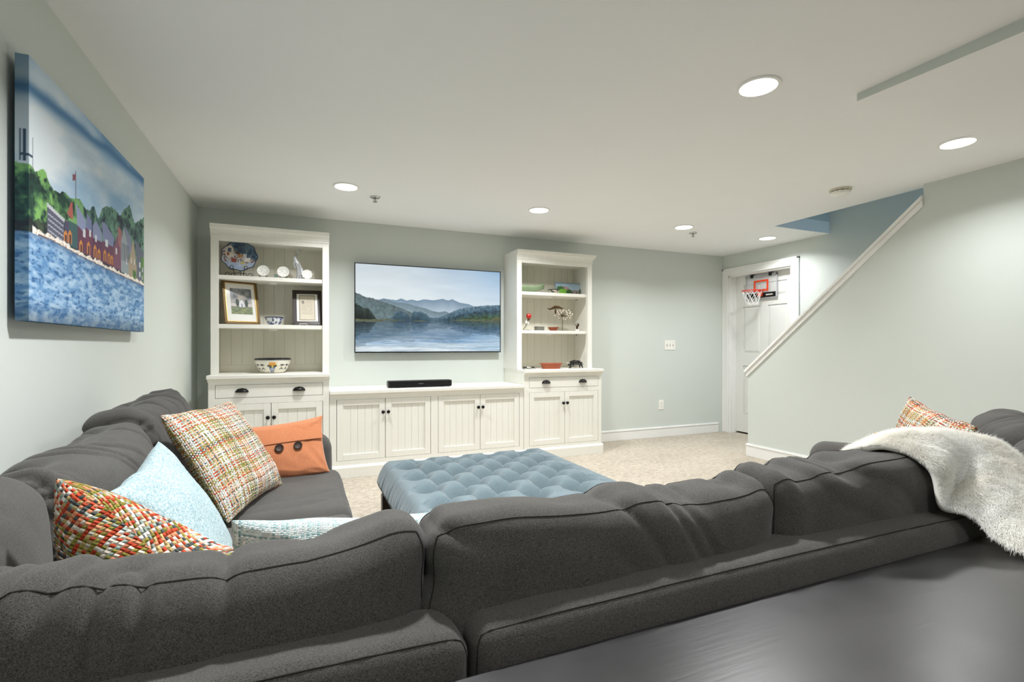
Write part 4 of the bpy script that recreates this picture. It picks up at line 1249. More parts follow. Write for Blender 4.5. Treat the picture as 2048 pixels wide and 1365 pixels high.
def white_plate(cx, cz, R, label, wobn=0, stand=True):
    w = (lambda a: 1 + .05 * math.cos(wobn * a)) if wobn else None
    prof = [(.0001, 0), (R * .55, .0), (R * .62, .003), (R * .9, .008), (R, .013), (R * .99, .016), (R * .88, .012), (R * .62, .007), (R * .5, .004), (R * .3, .0055), (.0001, .0045)]
    t = Thing('small_plate', label, 'plate', M=place((cx, 4.63, cz), 0, PI / 2 - math.radians(14)), group='small white plates')
    t.part('plate', MB().lathe(prof, seg=60, wob=w), PORC, smooth=True, ang=60)
    for k in range(8):                                            # relief rays
        a = k * PI / 4
        t.part('relief', MB().tube([(R * .15 * math.cos(a), R * .15 * math.sin(a), .006), (R * .5 * math.cos(a + .2), R * .5 * math.sin(a + .2), .007), (R * .8 * math.cos(a + .1), R * .8 * math.sin(a + .1), .0125)], .002, 6), PORC)
    if stand:
        s = Thing('plate_stand', 'small dark easel under ' + label, 'plate stand', (cx, 4.615, SL1))
        s.part('cradle', MB().tube([(R * .8 * math.sin(a), -.012, .004 + R * .8 * (1 - math.cos(a)) * .9) for a in np.linspace(-1.0, 1.0, 13)], [.0015 + .0022 * math.cos(a) for a in np.linspace(-1.0, 1.0, 13)], 8), BLACKMETAL, smooth=True)
        s.part('prop', MB().tube([(-.018, -.008, .004), (-.014, .03, .003), (0, .05, .003), (.014, .03, .003), (.018, -.008, .004)], .002, 6), BLACKMETAL, smooth=True)
white_plate(-.29, 1.727, .047, 'small white relief plate beside the village plate')
white_plate(-.139, 1.727, .047, 'small white relief plate halfway to the tall figurine')
white_plate(.047, 1.716, .042, 'small white scalloped plate at the foot of the tall figurine', 10, False)
s = Thing('glass_ornament', 'small pale teal glass ornament behind the middle white plate', 'ornament', (-.195, 4.66, SL1))
s.part('body', MB().lathe([(.014, 0), (.018, .006), (.012, .02), (.016, .034), (.010, .042), (.0001, .044)], seg=20), paint('pale_teal_glass', (176, 206, 202), .1, .6, .05, 20), smooth=True)
# tall slender figurine
f = Thing('lady_figurine', 'tall slender grey porcelain lady bending her neck', 'figurine', (-.012, 4.67, SL1))
path = [(0, 0, 0), (.006, 0, .02), (.006, 0, .06), (-.002, 0, .10), (-.016, 0, .14), (-.034, 0, .172), (-.040, 0, .195), (-.030, 0, .214), (-.017, 0, .230)]
m = MB().tube(path, [.034, .036, .031, .026, .022, .020, .016, .0095, .007], 20)
m.v = [(x, y * .75, z) for x, y, z in m.v]
f.part('gown', m, GREYPORC, smooth=True, ang=180)
m = MB().tube([(.012, -.012, 0), (.02, -.012, .05), (.012, -.012, .10), (-.012, -.010, .145)], [.030, .022, .015, .006], 14)
f.part('skirt_fold', m, GREYPORC, smooth=True, ang=180)
m = MB().lathe([(.0001, -.018), (.008, -.014), (.0125, -.003), (.013, .006), (.010, .014), (.0001, .018)], (-.008, 0, .252), 18).lathe([(.0001, -.006), (.006, -.002), (.007, .004), (.0001, .008)], (.006, 0, .262), 12)
f.part('head', m, GREYPORC, smooth=True, ang=180)
f.part('arm', MB().tube([(-.034, -.014, .178), (-.046, -.02, .14), (-.036, -.022, .10)], [.006, .005, .004], 10), GREYPORC, smooth=True)

def framed(name, label, W, Hh, fw, fmat, mat_w, art, M, depth=.018, beading=None):
    """Picture frame lying in local xz facing -y: four rails, mount and print."""
    t = Thing(name, label, 'picture frame', M=M)
    x0, x1 = -W / 2, W / 2
    for poly in ([(x0, 0), (x1, 0), (x1 - fw, fw), (x0 + fw, fw)], [(x1, 0), (x1, Hh), (x1 - fw, Hh - fw), (x1 - fw, fw)], [(x1, Hh), (x0, Hh), (x0 + fw, Hh - fw), (x1 - fw, Hh - fw)], [(x0, Hh), (x0, 0), (x0 + fw, fw), (x0 + fw, Hh - fw)]):
        t.part('rail', MB().prism(poly, 'y', -depth / 2, depth / 2), fmat, bev=.002)
    t.part('mount', MB().box(x0 + fw, x1 - fw, -.001, .004, fw, Hh - fw), WHITEMAT)
    ax0, ax1, az0, az1, fn, res = art
    U, V = np.meshgrid(np.linspace(0, 1, res[0]), np.linspace(0, 1, res[1]), indexing='ij')
    P = np.stack([ax0 + (ax1 - ax0) * U, 0 * U - .0022, az0 + (az1 - az0) * V], -1)
    color_mesh('print', P, fn(U, V), PRINT, t.e)
    t.part('glazing', MB().box(x0 + fw, x1 - fw, -.0048, -.0036, fw, Hh - fw), GLASS)
    if beading:
        b_ = .005
        for (a, c, d, e) in ((x0 + fw, x1 - fw, fw, fw + b_), (x0 + fw, x1 - fw, Hh - fw - b_, Hh - fw), (x0 + fw, x0 + fw + b_, fw, Hh - fw), (x1 - fw - b_, x1 - fw, fw, Hh - fw)):
            t.part('gilt_slip', MB().box(a, c, -.007, -.002, d, e), beading)
    return t
GLASS = clear_mat('picture_glass', (255, 255, 255), .04)
def chapel(u, v):
    n = fbm(u * 5, v * 6, 0, 211, 4)
    C = lerpc((86, 96, 108), (176, 174, 172), n * 1.8 - .45 + (.75 - v) * .7)
    warm = np.exp(-((u - .55) / .25) ** 2 - ((v - .62) / .12) ** 2); C = C * (1 - .5 * warm[..., None]) + np.array((206, 178, 150)) * .5 * warm[..., None]
    C = np.where((v < .42)[..., None], lerpc((226, 220, 216), (204, 196, 196), n), C)
    gr = v < .27 + .01 * np.sin(u * 9); C[gr] = lerpc((84, 100, 78), (158, 166, 104), fbm(u * 8, v * 22, 0, 213, 3) * 1.7 - .3)[gr]
    C[(v < .30) & (v > .25)] = (120, 132, 112)
    C[inside([(.40, .28), (.40, .5), (.51, .585), (.62, .5), (.62, .28)], u, v)] = (232, 232, 236)
    C[inside([(.38, .50), (.51, .60), (.64, .50), (.62, .48), (.51, .57), (.40, .48)], u, v)] = (150, 160, 184)
    C[inside([(.49, .28), (.49, .40), (.515, .42), (.54, .40), (.54, .28)], u, v)] = (90, 96, 116)
    for a in (.30, .73): C[((u - a) / .075) ** 2 + ((v - .44) / .15) ** 2 < 1 + (n - .5)] = (46, 64, 58)
    return C
# frame leaning back on the shelf
framed('framed_watercolour', 'gold framed watercolour of a chapel between cypresses, leaning in the bookcase', .272, .372, .020, GOLDF, 0,
       (-.078, .085, .085, .305, chapel, (110, 140)), place((-.44, 4.615, SL2 + .003), math.radians(25), math.radians(-13)), beading=paint('gilt_slip', (190, 156, 84), .35, .5, .1, 60, metal=.6))
def certificate(u, v):
    C = np.zeros(u.shape + (3,)) + np.array((206, 196, 176.))
    C += ((fbm(u * 4, v * 4, 0, 221, 3) - .5) * 16)[..., None]
    ed = np.minimum(np.minimum(u, 1 - u) / 1.0, np.minimum(v, 1 - v) * 1.45); C[(ed > .035) & (ed < .06)] = (70, 62, 56); C[ed < .012] = (232, 226, 210)
    for k in range(14):                                            # lettering of the heading: separate small strokes
        a = .2 + k * .045
        if k not in (5, 6): C[(np.abs(u - a) < .011) & (np.abs(v - .855) < .014)] = (128, 120, 106)
    for k in range(4): C[(np.abs(u - (.42 + k * .05)) < .012) & (np.abs(v - .805) < .008)] = (140, 130, 116)
    C[(u > .17) & (u < .32) & (v > .66) & (v < .76)] = (84, 78, 74)
    C[(np.abs(u - .245) < .03) & (np.abs(v - .71) < .025)] = (170, 160, 146)
    ln = noise(u * 60, np.floor(v * 60), 0, 223)
    for k in range(20):
        vv = .75 - k * .026; a0 = .36 if k < 4 else .17
        C[(np.abs(v - vv) < .007) & (u > a0) & (u < .84 - .1 * (k % 5 == 4)) & (ln > .38)] = (168, 158, 140)
    return C
framed('framed_certificate', 'dark brown framed printed certificate at the bookcase shelf end', .236, .328, .034, BROWNF, 0,
       (-.068, .066, .042, .286, certificate, (120, 200)), place((.052, 4.605, SL2 + .003), 0, math.radians(-20), math.radians(-1)))
wst = Thing('frame_stand', 'little white wire stand in front of the dark certificate frame', 'stand', (.02, 4.585, SL2))
wst.part('wire', MB().tube([(-.034, .02, .002), (-.032, -.012, .002), (-.032, -.014, .014), (.026, -.014, .014), (.026, -.012, .002), (.028, .02, .002)], .0018, 6), IVORYPLAS, smooth=True)

# bowls with painted glaze: coloured lathe
def painted_bowl(name, label, cx, cy, z, prof, colf, rimr, rimmat, seg=160, wob=None, inner=None, ny=60):
    t = Thing(name, label, 'bowl', (cx, cy, z))
    zs, rs = np.array([p[1] for p in prof]), np.array([p[0] for p in prof])
    s = np.linspace(0, 1, ny); d = np.concatenate([[0], np.cumsum(np.hypot(np.diff(rs), np.diff(zs)))]); d /= d[-1]
    R, Z = np.interp(s, d, rs), np.interp(s, d, zs)
    th = np.linspace(0, 2 * PI, seg)
    w = (wob(th) if wob is not None else 1 + 0 * th)
    Rw = R[:, None] * w[None, :]
    P = np.stack([Rw * np.cos(th), Rw * np.sin(th), Z[:, None] + 0 * Rw], -1)
    C = colf(th[None, :] + 0 * Rw, s[:, None] + 0 * Rw)
    o = color_mesh('bowl', P, C, GLAZEPRINT, t.e); sm = o.modifiers.new('thick', 'SOLIDIFY'); sm.thickness = .004; sm.offset = -1
    pts = [(R[-1] * wk * math.cos(a), R[-1] * wk * math.sin(a), Z[-1]) for a, wk in zip(th[:-1], w[:-1])]
    t.part('rim', MB().tube(pts, rimr, 8, True), rimmat, smooth=True)
    t.part('base', MB().lathe([(R[0] * .99, 0), (R[0] * .99, .004)], seg=40), rimmat)
    return t
def blue_floral(th, s):
    x = th / (2 * PI)
    n = fbm(x * 26, s * 5, 0, 231, 3); n2 = noise(x * 60, s * 12, 0, 233)
    C = np.zeros(th.shape + (3,)) + np.array((222, 224, 226.))
    C[(n > .54)] = (58, 66, 104); C[(n > .54) & (n2 > .6)] = (122, 132, 164)
    C[s < .08] = (74, 82, 120); C[s > .93] = (52, 58, 84); C[(s > .84) & (s < .87)] = (110, 118, 150)
    return C
painted_bowl('blue_white_bowl', 'small blue and white porcelain bowl between the two frames', -.2095, 4.64, SL2, [(.032, 0), (.038, .006), (.052, .026), (.062, .046), (.068, .068)], blue_floral, .0018, paint('cobalt_rim', (50, 56, 84), .2, .5, .05, 30), wob=lambda t: 1 + .012 * np.cos(8 * t))
def talavera(th, s):
    C = np.zeros(th.shape + (3,)) + np.array((226, 222, 208.))
    a = (th - 1.5 * PI + PI) % (2 * PI) - PI      # zero towards the room
    # urn with fruit, facing the room, and sprigs either side (repeated round the bowl)
    for ac in (0, PI / 2, PI, -PI / 2):
        x = ((a - ac + PI) % (2 * PI) - PI) * 1.0
        C[(np.abs(x) < .20 - .10 * (1 - s / .5)) & (s > .10) & (s < .50)] = (92, 108, 150)
        C[(np.abs(x) < .12) & (s > .2) & (s < .42) & (np.sin(x * 60) * np.sin(s * 40) > 0)] = (214, 216, 214)
        C[(np.hypot(x / .30, (s - .57) / .10) < 1)] = (52, 60, 54)
        for fx in (-.1, .02, .13): C[np.hypot((x - fx) / .09, (s - .70) / .10) < 1] = (214, 150, 62)
        C[np.hypot((x - .02) / .07, (s - .52) / .08) < 1] = (206, 196, 92)
    for ac in (.62, -.62, PI - .62, PI + .62, 2.2, -2.2, 1.0, -1.0):
        for (sc, sg) in ((.72, 1), (.28, -1)):
            x = ((a - ac + PI) % (2 * PI) - PI)
            for k in range(5):
                an = (k - 2) * .45
                ex, es = x - math.sin(an) * .13, (s - sc) + sg * math.cos(an) * .12
                C[np.hypot((ex * math.cos(an) + es * 1.2 * math.sin(an)) / .025, (es * math.cos(an) - ex * math.sin(an)) / .075) < 1] = (52, 60, 76)
    n = noise(th * 14, s * 9, 0, 241); C[(n > .86)] = (196, 180, 92)
    C[s < .05] = (44, 50, 76); C[s > .93] = (24, 26, 34); C[(s > .885) & (s < .905)] = (88, 98, 140)
    return C
painted_bowl('painted_bowl', 'large painted pottery bowl with a black rim under the lower shelf', -.2185, 4.63, SLC, [(.080, 0), (.086, .008), (.108, .036), (.126, .070), (.133, .10), (.138, .119)], talavera, .004, BLACKGLOSS, 260, ny=110)

# ------------------------------------------------------------------ ornaments, right bookcase
SR1, SR2, SRC = 1.653, 1.263, .871
t = Thing('glass_dish', 'green leaf-shaped glass dish on the top right shelf', 'dish', (2.14, 4.66, SR1))
P = np.zeros((40, 14, 3))
for i, x in enumerate(np.linspace(-.13, .20, 40)):
    wdt = .085 * max(.0, 1 - ((x - .0) / .205) ** 2) ** .6 + .004
    for j, q in enumerate(np.linspace(-1, 1, 14)):
        P[i, j] = (x, q * wdt, .006 + .06 * abs(q) ** 2.2 + .045 * max(0, (x - .02) / .18) ** 2)
o = t.part('dish', MB().grid(P), GLASSGREEN, smooth=True, ang=180); sm = o.modifiers.new('thick', 'SOLIDIFY'); sm.thickness = .005
t.part('foot', MB().lathe([(.04, 0), (.044, .006)], seg=30, sx=1.4), GLASSGREEN)
def mottled(th, s):
    n = noise(th * 4, s * 5, 0, 251)
    C = np.zeros(th.shape + (3,)) + np.array((214, 210, 196.)); C[n > .6] = (92, 92, 84); C[(n < .25)] = (204, 178, 96); C[s > .85] = (64, 62, 58)
    return C
painted_bowl('small_bowl', 'small mottled bowl beside the painted tray', 2.434, 4.61, SR1, [(.034, 0), (.045, .016), (.060, .04)], mottled, .002, BROWNF, 80)
def hamlet(u, v):
    n = fbm(u * 6, v * 4, 0, 261, 4); n2 = noise(u * 30, v * 16, 0, 263)
    C = lerpc((150, 178, 200), (196, 208, 216), n)
    roof = inside([(.12, .3), (.2, .62), (.3, .72), (.42, .66), (.6, .36), (.6, .1), (.1, .1)], u, v); C[roof] = lerpc((120, 116, 116), (156, 140, 136), n2)[roof]
    g = (np.hypot((u - .18) / .12, (v - .52) / .22) < 1) & (n > .4); C[g] = (62, 110, 56)
    C[(np.hypot((u - .38) / .05, (v - .58) / .1) < 1)] = (196, 140, 156)
    C[np.hypot((u - .3) / .22, (v - .22) / .26) < 1 + (n - .5) * .4] = (112, 176, 50)
    C[(np.hypot((u - .48) / .12, (v - .22) / .22) < 1)] = (50, 96, 50)
    h2 = (u > .55) & (u < .95) & (v < .42); C[h2] = lerpc((108, 104, 100), (164, 156, 150), n2)[h2]
    C[(np.hypot((u - .92) / .09, (v - .4) / .2) < 1)] = (42, 92, 48)
    for a in (.58, .72, .82): C[(np.abs(u - a) < .02) & (v > .1) & (v < .25)] = (60, 54, 52)
    C[(v < .12) & (n2 > .5)] = (206, 200, 206)
    ed = np.minimum(np.minimum(u, 1 - u) * 2.6, np.minimum(v, 1 - v)); C[ed < .035] = (120, 150, 178)
    return C
tr = Thing('painted_tray', 'rectangular tray painted with a green hamlet, leaning on the top right shelf', 'tray', M=place((2.68, 4.70, SR1 + .003), 0, math.radians(-16)))
U, V = np.meshgrid(np.linspace(0, 1, 150), np.linspace(0, 1, 64), indexing='ij')
lift = .012 * (np.clip(np.abs(U - .5) * 2 - .9, 0, 1) / .1 + np.clip(np.abs(V - .5) * 2 - .84, 0, 1) / .16)
P = np.stack([(U - .5) * .355 * (1 - .0 * V), -np.clip(lift, 0, .014), V * .135], -1)
o = color_mesh('tray', P, hamlet(U, V), GLAZEPRINT, tr.e); sm = o.modifiers.new('thick', 'SOLIDIFY'); sm.thickness = .005; sm.offset = 1
# red rose figure
r = Thing('rose_figurine', 'small figurine with a red flower at the left of the middle shelf', 'figurine', (2.125, 4.62, SR2))
r.part('base', MB().lathe([(.040, 0), (.040, .004), (.036, .006)], seg=24, sx=1.2), PEWTER, smooth=True)
r.part('stem', MB().tube([(-.04, 0, .008), (-.01, 0, .045), (.002, 0, .085), (.018, 0, .115), (.024, 0, .13)], .004, 8), BRONZE, smooth=True)
r.part('leaf', MB().lathe([(.0001, -.02), (.012, -.008), (.014, .004), (.0001, .022)], (-.004, 0, .085), 12, 1, .5).lathe([(.0001, -.015), (.011, 0), (.0001, .016)], (.02, 0, .075), 12, 1, .5), PORC, smooth=True)
m = MB().lathe([(.006, 0), (.022, .012), (.027, .03), (.024, .046), (.014, .056), (.0001, .058)], (.024, 0, .118), 20, wob=lambda a: 1 + .07 * math.cos(5 * a))
r.part('flower', m, REDG, smooth=True)
r.part('calyx', MB().lathe([(.004, -.008), (.016, .004), (.012, .014), (.0001, .016)], (.024, 0, .112), 14), BRONZE, smooth=True)
b = Thing('trinket_box', 'small pewter trinket box beside the red flower figurine', 'box', (2.268, 4.62, SR2))
b.part('body', MB().prism([(-.044, -.03), (.044, -.03), (.046, .03), (-.046, .03)], 'z', 0, .034), PEWTER, bev=.003)
b.part('lid', MB().prism([(-.047, -.033), (.047, -.033), (.048, .033), (-.048, .033)], 'z', .035, .044), PEWTER, bev=.003)
d = Thing('terracotta_dish', 'little terracotta dish on the middle right shelf', 'dish', (2.42, 4.60, SR2))
d.part('dish', MB().lathe([(.030, 0), (.038, .008), (.058, .036), (.060, .038), (.056, .038), (.036, .012), (.0001, .008)], seg=36), TERRA, smooth=True, ang=50)
# metal bird-tree sculpture
tS = Thing('wire_sculpture', 'bronze wire sculpture with a leafy bird form on a thin stem', 'sculpture', (2.54, 4.62, SR2))
tS.part('foot', MB().lathe([(.055, 0), (.055, .003), (.05, .004)], seg=30), PEWTER)
tS.part('stem', MB().tube([(0, 0, .003), (0, 0, .165)], .003, 8), BRONZE, smooth=True)
for (x, z, bend) in ((-.10, .228, .02), (-.065, .25, .02), (-.09, .165, -.01), (-.07, .14, -.01), (-.045, .12, -.01), (.06, .235, .01), (.115, .225, .01), (.11, .175, .0), (.085, .15, -.01), (.06, .13, -.01), (.02, .25, .01)):
    tS.part('branch', MB().tube([(0, 0, .162), (x * .5, bend, .162 + (z - .162) * .55), (x, bend * .5, z)], [.0026, .002, .0014], 6), BRONZE, smooth=True)
lm_ = MB().lathe([(.0001, -.012), (.008, -.003), (.009, .003), (.0001, .012)], (0, 0, 0), 10, 1, .35).mesh('petal', True, 180)
shell = paint('pale_shell', (226, 212, 196), .3, .5, .1, 40)
for k in range(26):
    a = k * 2.399; rr = .035 + .07 * (k / 26) ** .6
    x, z = (.02 + rr * math.cos(a) * 1.05), .175 + rr * math.sin(a) * .52
    o = tS.shared('petal', lm_, shell, None, (x, .006 * math.sin(k * 3.1), z)); o.rotation_euler = (0, a, 0)
m = MB().tube([(-.18, 0, .232), (-.165, 0, .232), (-.15, 0, .226), (-.125, 0, .235), (-.09, 0, .25), (-.045, 0, .252), (-.005, 0, .24), (.01, 0, .235)], [.002, .005, .008, .010, .017, .015, .008, .002], 12)
m.v = [(x, y * .5, z) for x, y, z in m.v]
tS.part('bird_body', m, BRONZE, smooth=True, ang=180)
tS.part('wing', MB().lathe([(.0001, -.035), (.012, -.01), (.010, .015), (.0001, .03)], (-.085, -.006, .205), 12, 1, .3), BRONZE, smooth=True)
g = Thing('tiny_figurine', 'tiny dark and white figurine right of the wire sculpture', 'figurine', (2.722, 4.62, SR2))
g.part('base', MB().lathe([(.024, 0), (.024, .018), (.019, .022)], seg=20), PORC, smooth=True)
g.part('figure', MB().tube([(-.004, 0, .02), (-.006, 0, .045), (.006, 0, .065), (.002, 0, .085)], [.008, .011, .010, .003], 10).tube([(.004, 0, .045), (.018, 0, .062), (.012, 0, .086)], [.004, .004, .003], 8).tube([(-.008, 0, .05), (-.022, 0, .068), (-.014, 0, .08)], [.004, .004, .003], 8), BRONZE, smooth=True)
# counter: wire crab, oval dish, bull
c = Thing('wire_crab', 'small dark wire crab on the right bookcase counter', 'ornament', (2.098, 4.52, SRC))
c.part('shell', MB().lathe([(.0001, .004), (.026, .008), (.032, .016), (.024, .026), (.0001, .031)], seg=20, sx=1.25, sy=.9), PEWTER, smooth=True)
for sx in (-1, 1):
    for k in range(4):
        yy = -.018 + k * .012
        c.part('leg', MB().tube([(sx * .03, yy, .016), (sx * .046, yy * 1.4, .026), (sx * (.060 - .004 * k), yy * 1.9, .001)], .0022, 6), BLACKMETAL, smooth=True)
    c.part('claw', MB().tube([(sx * .028, -.02, .016), (sx * .044, -.04, .02), (sx * .034, -.056, .014)], [.003, .005, .002], 8), BLACKMETAL, smooth=True)
d = Thing('oval_dish', 'oval terracotta oven dish on the right bookcase counter', 'dish', (2.374, 4.56, SRC))
d.part('dish', MB().lathe([(.098, 0), (.100, .006), (.116, .050), (.122, .054), (.119, .058), (.112, .054), (.094, .012), (.0001, .009)], seg=60, sy=.62), TERRA, smooth=True, ang=50)
for sx in (-1, 1):
    d.part('handle', MB().prism([(sx * .112, -.03), (sx * .128, -.018), (sx * .128, .018), (sx * .112, .03)], 'z', .048, .057), TERRA, bev=.002)
# black bull, one skinned body
bull = Thing('bull_figurine', 'glossy black bull figurine charging on the right bookcase counter', 'figurine', (2.66, 4.54, SRC))
J = [((.0, 0, .060), .024), ((-.035, 0, .064), .027), ((-.062, 0, .056), .020), ((-.082, 0, .042), .013), ((-.098, 0, .030), .008),
     ((.035, 0, .058), .021), ((.055, 0, .056), .016),
     ((-.045, -.016, .038), .011), ((-.068, -.017, .020), .006), ((-.090, -.017, .004), .005),
     ((-.040, .016, .038), .011), ((-.058, .017, .020), .006), ((-.078, .017, .004), .005),
     ((.050, -.015, .036), .011), ((.062, -.016, .020), .006), ((.070, -.016, .003), .005),
     ((.046, .015, .036), .011), ((.050, .016, .020), .006), ((.056, .016, .003), .005),
     ((.070, 0, .062), .003), ((.078, 0, .046), .002), ((.080, 0, .030), .003)]
E_ = [(0, 1), (1, 2), (2, 3), (3, 4), (0, 5), (5, 6), (1, 7), (7, 8), (8, 9), (1, 10), (10, 11), (11, 12), (6, 13), (13, 14), (14, 15), (6, 16), (16, 17), (17, 18), (6, 19), (19, 20), (20, 21)]
me = bpy.data.meshes.new('body'); me.from_pydata([j[0] for j in J], E_, [])
ob = link('body', me, BLACKGLOSS, bull.e)
sk = ob.modifiers.new('skin', 'SKIN'); sk.use_smooth_shade = True
for v, (p, rad) in zip(me.skin_vertices[0].data, J): v.radius = (rad * 1.25, rad * 1.2)
me.skin_vertices[0].data[0].use_root = True
su = ob.modifiers.new('sub', 'SUBSURF'); su.levels = 2; su.render_levels = 2
for sy in (-1, 1):
    bull.part('horn', MB().tube([(-.084, sy * .008, .050), (-.092, sy * .020, .056), (-.104, sy * .022, .062)], [.004, .003, .001], 8), PORC, smooth=True)
    bull.part('ear', MB().lathe([(.0001, -.007), (.004, 0), (.0001, .008)], (-.076, sy * .013, .052), 8, 1, .5), BLACKGLOSS, smooth=True)

# ------------------------------------------------------------------ sound bar
s = Thing('sound_bar', 'slim black sound bar on the low console under the television', 'speaker', (.996, 4.50, .730))
o = s.part('body', MB().box(-.29, .29, -.05, .05, .004, .062), BLACKP, bev=.010, seg=3)
s.part('grille', MB().box(-.272, .272, -.0525, -.049, .010, .056), BLACKG, bev=.001)
for sx in (-.2, .2): s.part('foot', MB().box(sx - .02, sx + .02, -.03, .03, 0, .006), BLACKP)
for k, x in enumerate(np.linspace(-.018, .018, 6)): s.part('badge_letter', MB().box(x - .0022, x + .0022, -.0535, -.0522, .031, .037), GREYPLAS)

# ------------------------------------------------------------------ switch plate and outlet
def plate(name, label, cat, cx, cz, w, h):
    t = Thing(name, label, cat, (cx, YB, cz))
    t.part('cover', MB().prism([(-w / 2, -h / 2), (w / 2, -h / 2), (w / 2, h / 2), (-w / 2, h / 2)], 'y', -.006, 0), IVORYPLAS, bev=.003)
    return t
t = plate('light_switch', 'white three toggle light switch on the back wall', 'light switch', 4.171, 1.119, .163, .115)
for k in (-1, 0, 1):
    t.part('slot', MB().box(k * .046 - .006, k * .046 + .006, -.0068, -.005, -.013, .013), GREYPLAS)
    t.part('toggle', MB().prism([(-.0062, -.004), (-.016, .008), (-.014, .012), (-.0062, .006)], 'x', k * .046 - .0045, k * .046 + .0045), IVORYPLAS)
    for z in (-.03, .03): t.part('screw', MB().lathe([(.0032, 0), (.0024, .0015)], seg=10).xf(Matrix.Translation((k * .046, -.006, z)) @ Matrix.Rotation(PI / 2, 4, 'X')), GREYPLAS)
t = plate('power_outlet', 'white duplex power outlet low on the back wall', 'outlet', 4.037, .392, .075, .115)
for z in (-.022, .022):
    o = t.part('receptacle', MB().lathe([(.0165, 0), (.0155, .003), (.0001, .003)], seg=24).xf(Matrix.Translation((0, -.006, z)) @ Matrix.Rotation(PI / 2, 4, 'X')), IVORYPLAS, smooth=True)
    t.part('slot', MB().box(-.0075, -.005, -.0097, -.0085, z - .004, z + .005).box(.005, .0075, -.0097, -.0085, z - .004, z + .005), VOID, o)
t.part('screw', MB().lathe([(.003, 0), (.0022, .0015)], seg=10).xf(Matrix.Translation((0, -.006, 0)) @ Matrix.Rotation(PI / 2, 4, 'X')), GREYPLAS)

# ------------------------------------------------------------------ ceiling fittings
sd = Thing('smoke_detector', 'round beige smoke detector on the ceiling before the stair opening', 'smoke detector', (3.706, 2.455, H))
sd.part('base', MB().lathe([(.0001, 0), (.072, 0), (.072, -.010), (.066, -.014), (.0001, -.014)], seg=44), BEIGEPLAS, smooth=True)
sd.part('cap', MB().lathe([(.064, -.020), (.062, -.036), (.052, -.042), (.0001, -.044)], seg=44), IVORYPLAS, smooth=True)
for k in range(12):
    a = k * PI / 6
    sd.part('rib', MB().box(.056, .066, -.004, .004, -.022, -.012).xf(Matrix.Rotation(a, 4, 'Z')), BEIGEPLAS)
sd.part('vent', MB().lathe([(.057, -.012), (.057, -.024)], seg=44), VOID)
def sprinkler(x, y, label):
    t = Thing('sprinkler_head', label, 'sprinkler', (x, y, H), group='ceiling sprinklers')
    t.part('escutcheon', MB().lathe([(.038, 0), (.040, -.003), (.034, -.009), (.020, -.011), (.0001, -.011)], seg=32), CHROME, smooth=True)
    t.part('frame_arm', MB().tube([(-.012, 0, -.010), (-.013, 0, -.026), (-.002, 0, -.038)], .0025, 8), CHROME, smooth=True)
    t.part('frame_arm', MB().tube([(.012, 0, -.010), (.013, 0, -.026), (.002, 0, -.038)], .0025, 8), CHROME, smooth=True)
    t.part('bulb', MB().lathe([(.003, -.011), (.0035, -.02), (.003, -.036)], seg=10), GREYPLAS, smooth=True)
    t.part('deflector', MB().lathe([(.0001, -.038), (.018, -.039), (.018, -.041), (.0001, -.042)], seg=24, wob=lambda a: 1 + .08 * math.cos(10 * a)), CHROME)
sprinkler(.533, 4.003, 'chrome sprinkler head beside the ceiling light over the left bookcase')
sprinkler(3.714, 3.98, 'chrome sprinkler head beside the ceiling light near the back right corner')

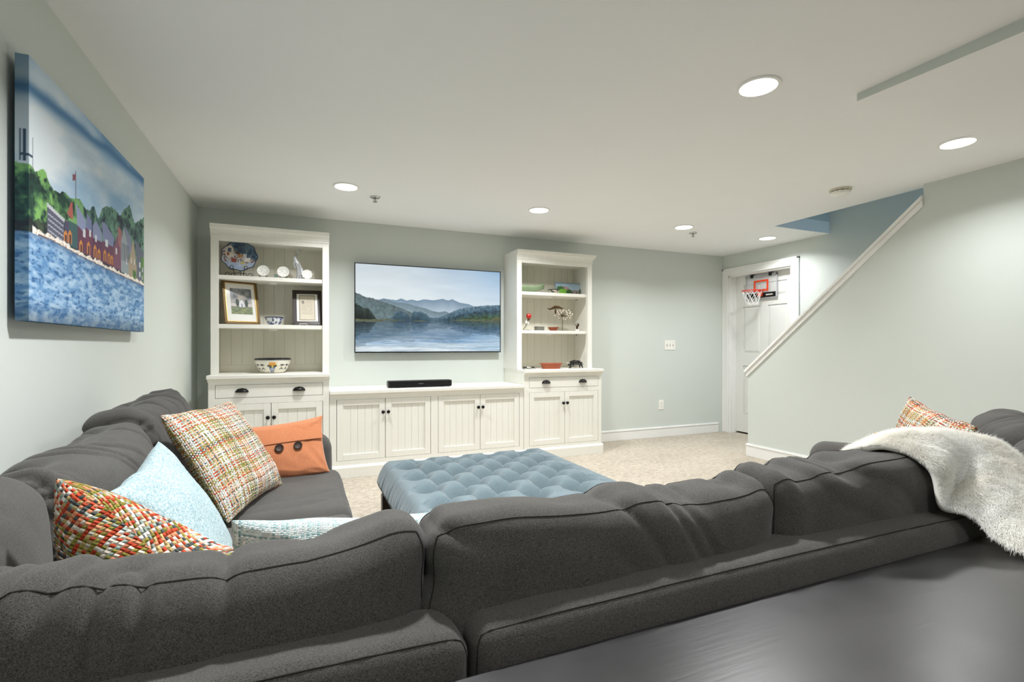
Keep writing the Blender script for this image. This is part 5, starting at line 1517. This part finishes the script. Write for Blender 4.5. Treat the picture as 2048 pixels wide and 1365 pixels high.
# ------------------------------------------------------------------ toy basketball hoop over the door
BX = XR + .075
hp = Thing('toy_basketball_hoop', 'toy basketball hoop with clear backboard hooked over the white door', 'toy hoop', (BX, 4.348, 1.68))
y0, y1, z0, z1 = -.222, .222, 0, .292
hp.part('backboard', MB().box(0, .005, y0, y1, z0, z1), CLEAR, bev=.002)
e = .012
hp.part('edge_trim', MB().box(-.003, .008, y0, y0 + e, z0, z1).box(-.003, .008, y1 - e, y1, z0, z1).box(-.003, .008, y0, y1, z0, z0 + e * .6).box(-.003, .008, y0, y1, z1 - .03, z1), GREYEDGE, bev=.002)
w_ = .022
hp.part('target_square', MB().box(-.004, .0005, -.102, .102, .225 - w_, .225).box(-.004, .0005, -.102, .102, .09, .09 + w_).box(-.004, .0005, -.102, -.102 + w_, .09 + w_, .225 - w_).box(-.004, .0005, .102 - w_, .102, .09 + w_, .225 - w_), ORANGEP)
hp.part('lower_band', MB().box(-.0045, .0005, -.2, .2, .012, .07), BLACKP)
# white lettering on the band, too small to read in the photograph
for k in range(6): hp.part('band_mark', MB().prism([(-.165 + k * .016, .034), (-.154 + k * .016, .034), (-.150 + k * .016, .048), (-.161 + k * .016, .048)], 'x', -.0056, -.0046), IVORYPLAS)
hp.part('bracket', MB().box(-.03, -.004, -.03, .03, .025, .095), ORANGEP, bev=.006)
ring = [(-.148 + .112 * math.cos(a), .112 * math.sin(a), .088) for a in np.linspace(0, 2 * PI, 40, endpoint=False)]
hp.part('rim', MB().tube(ring, .0055, 10, True), paint('red_rim', (206, 52, 34), .35, .5, .04, 40), smooth=True)
m = MB()
for k in range(10):
    for sgn in (-1, 1):
        pts = []
        for q in range(7):
            f = q / 6; a = 2 * PI * (k + sgn * .5 * (1 - abs((f * 3) % 2 - 1)) + sgn * (0)) / 10
            rad = .110 * (1 - .42 * f ** .8)
            pts.append((-.148 + rad * math.cos(a), rad * math.sin(a), .084 - .165 * f))
        m.tube(pts, .0022, 5)
m.tube([(-.148 + .066 * math.cos(a), .066 * math.sin(a), -.075) for a in np.linspace(0, 2 * PI, 24, endpoint=False)], .0022, 5, True)
hp.part('net', m, NETWHITE, smooth=True)
for yy in (-.13, .13):
    hp.part('door_hook', MB().box(-.004, .034, yy - .022, yy + .022, z1 - .004, z1 + .012).box(-.006, .0, yy - .022, yy + .022, z1 - .03, z1 + .012), BLACKP, bev=.002)
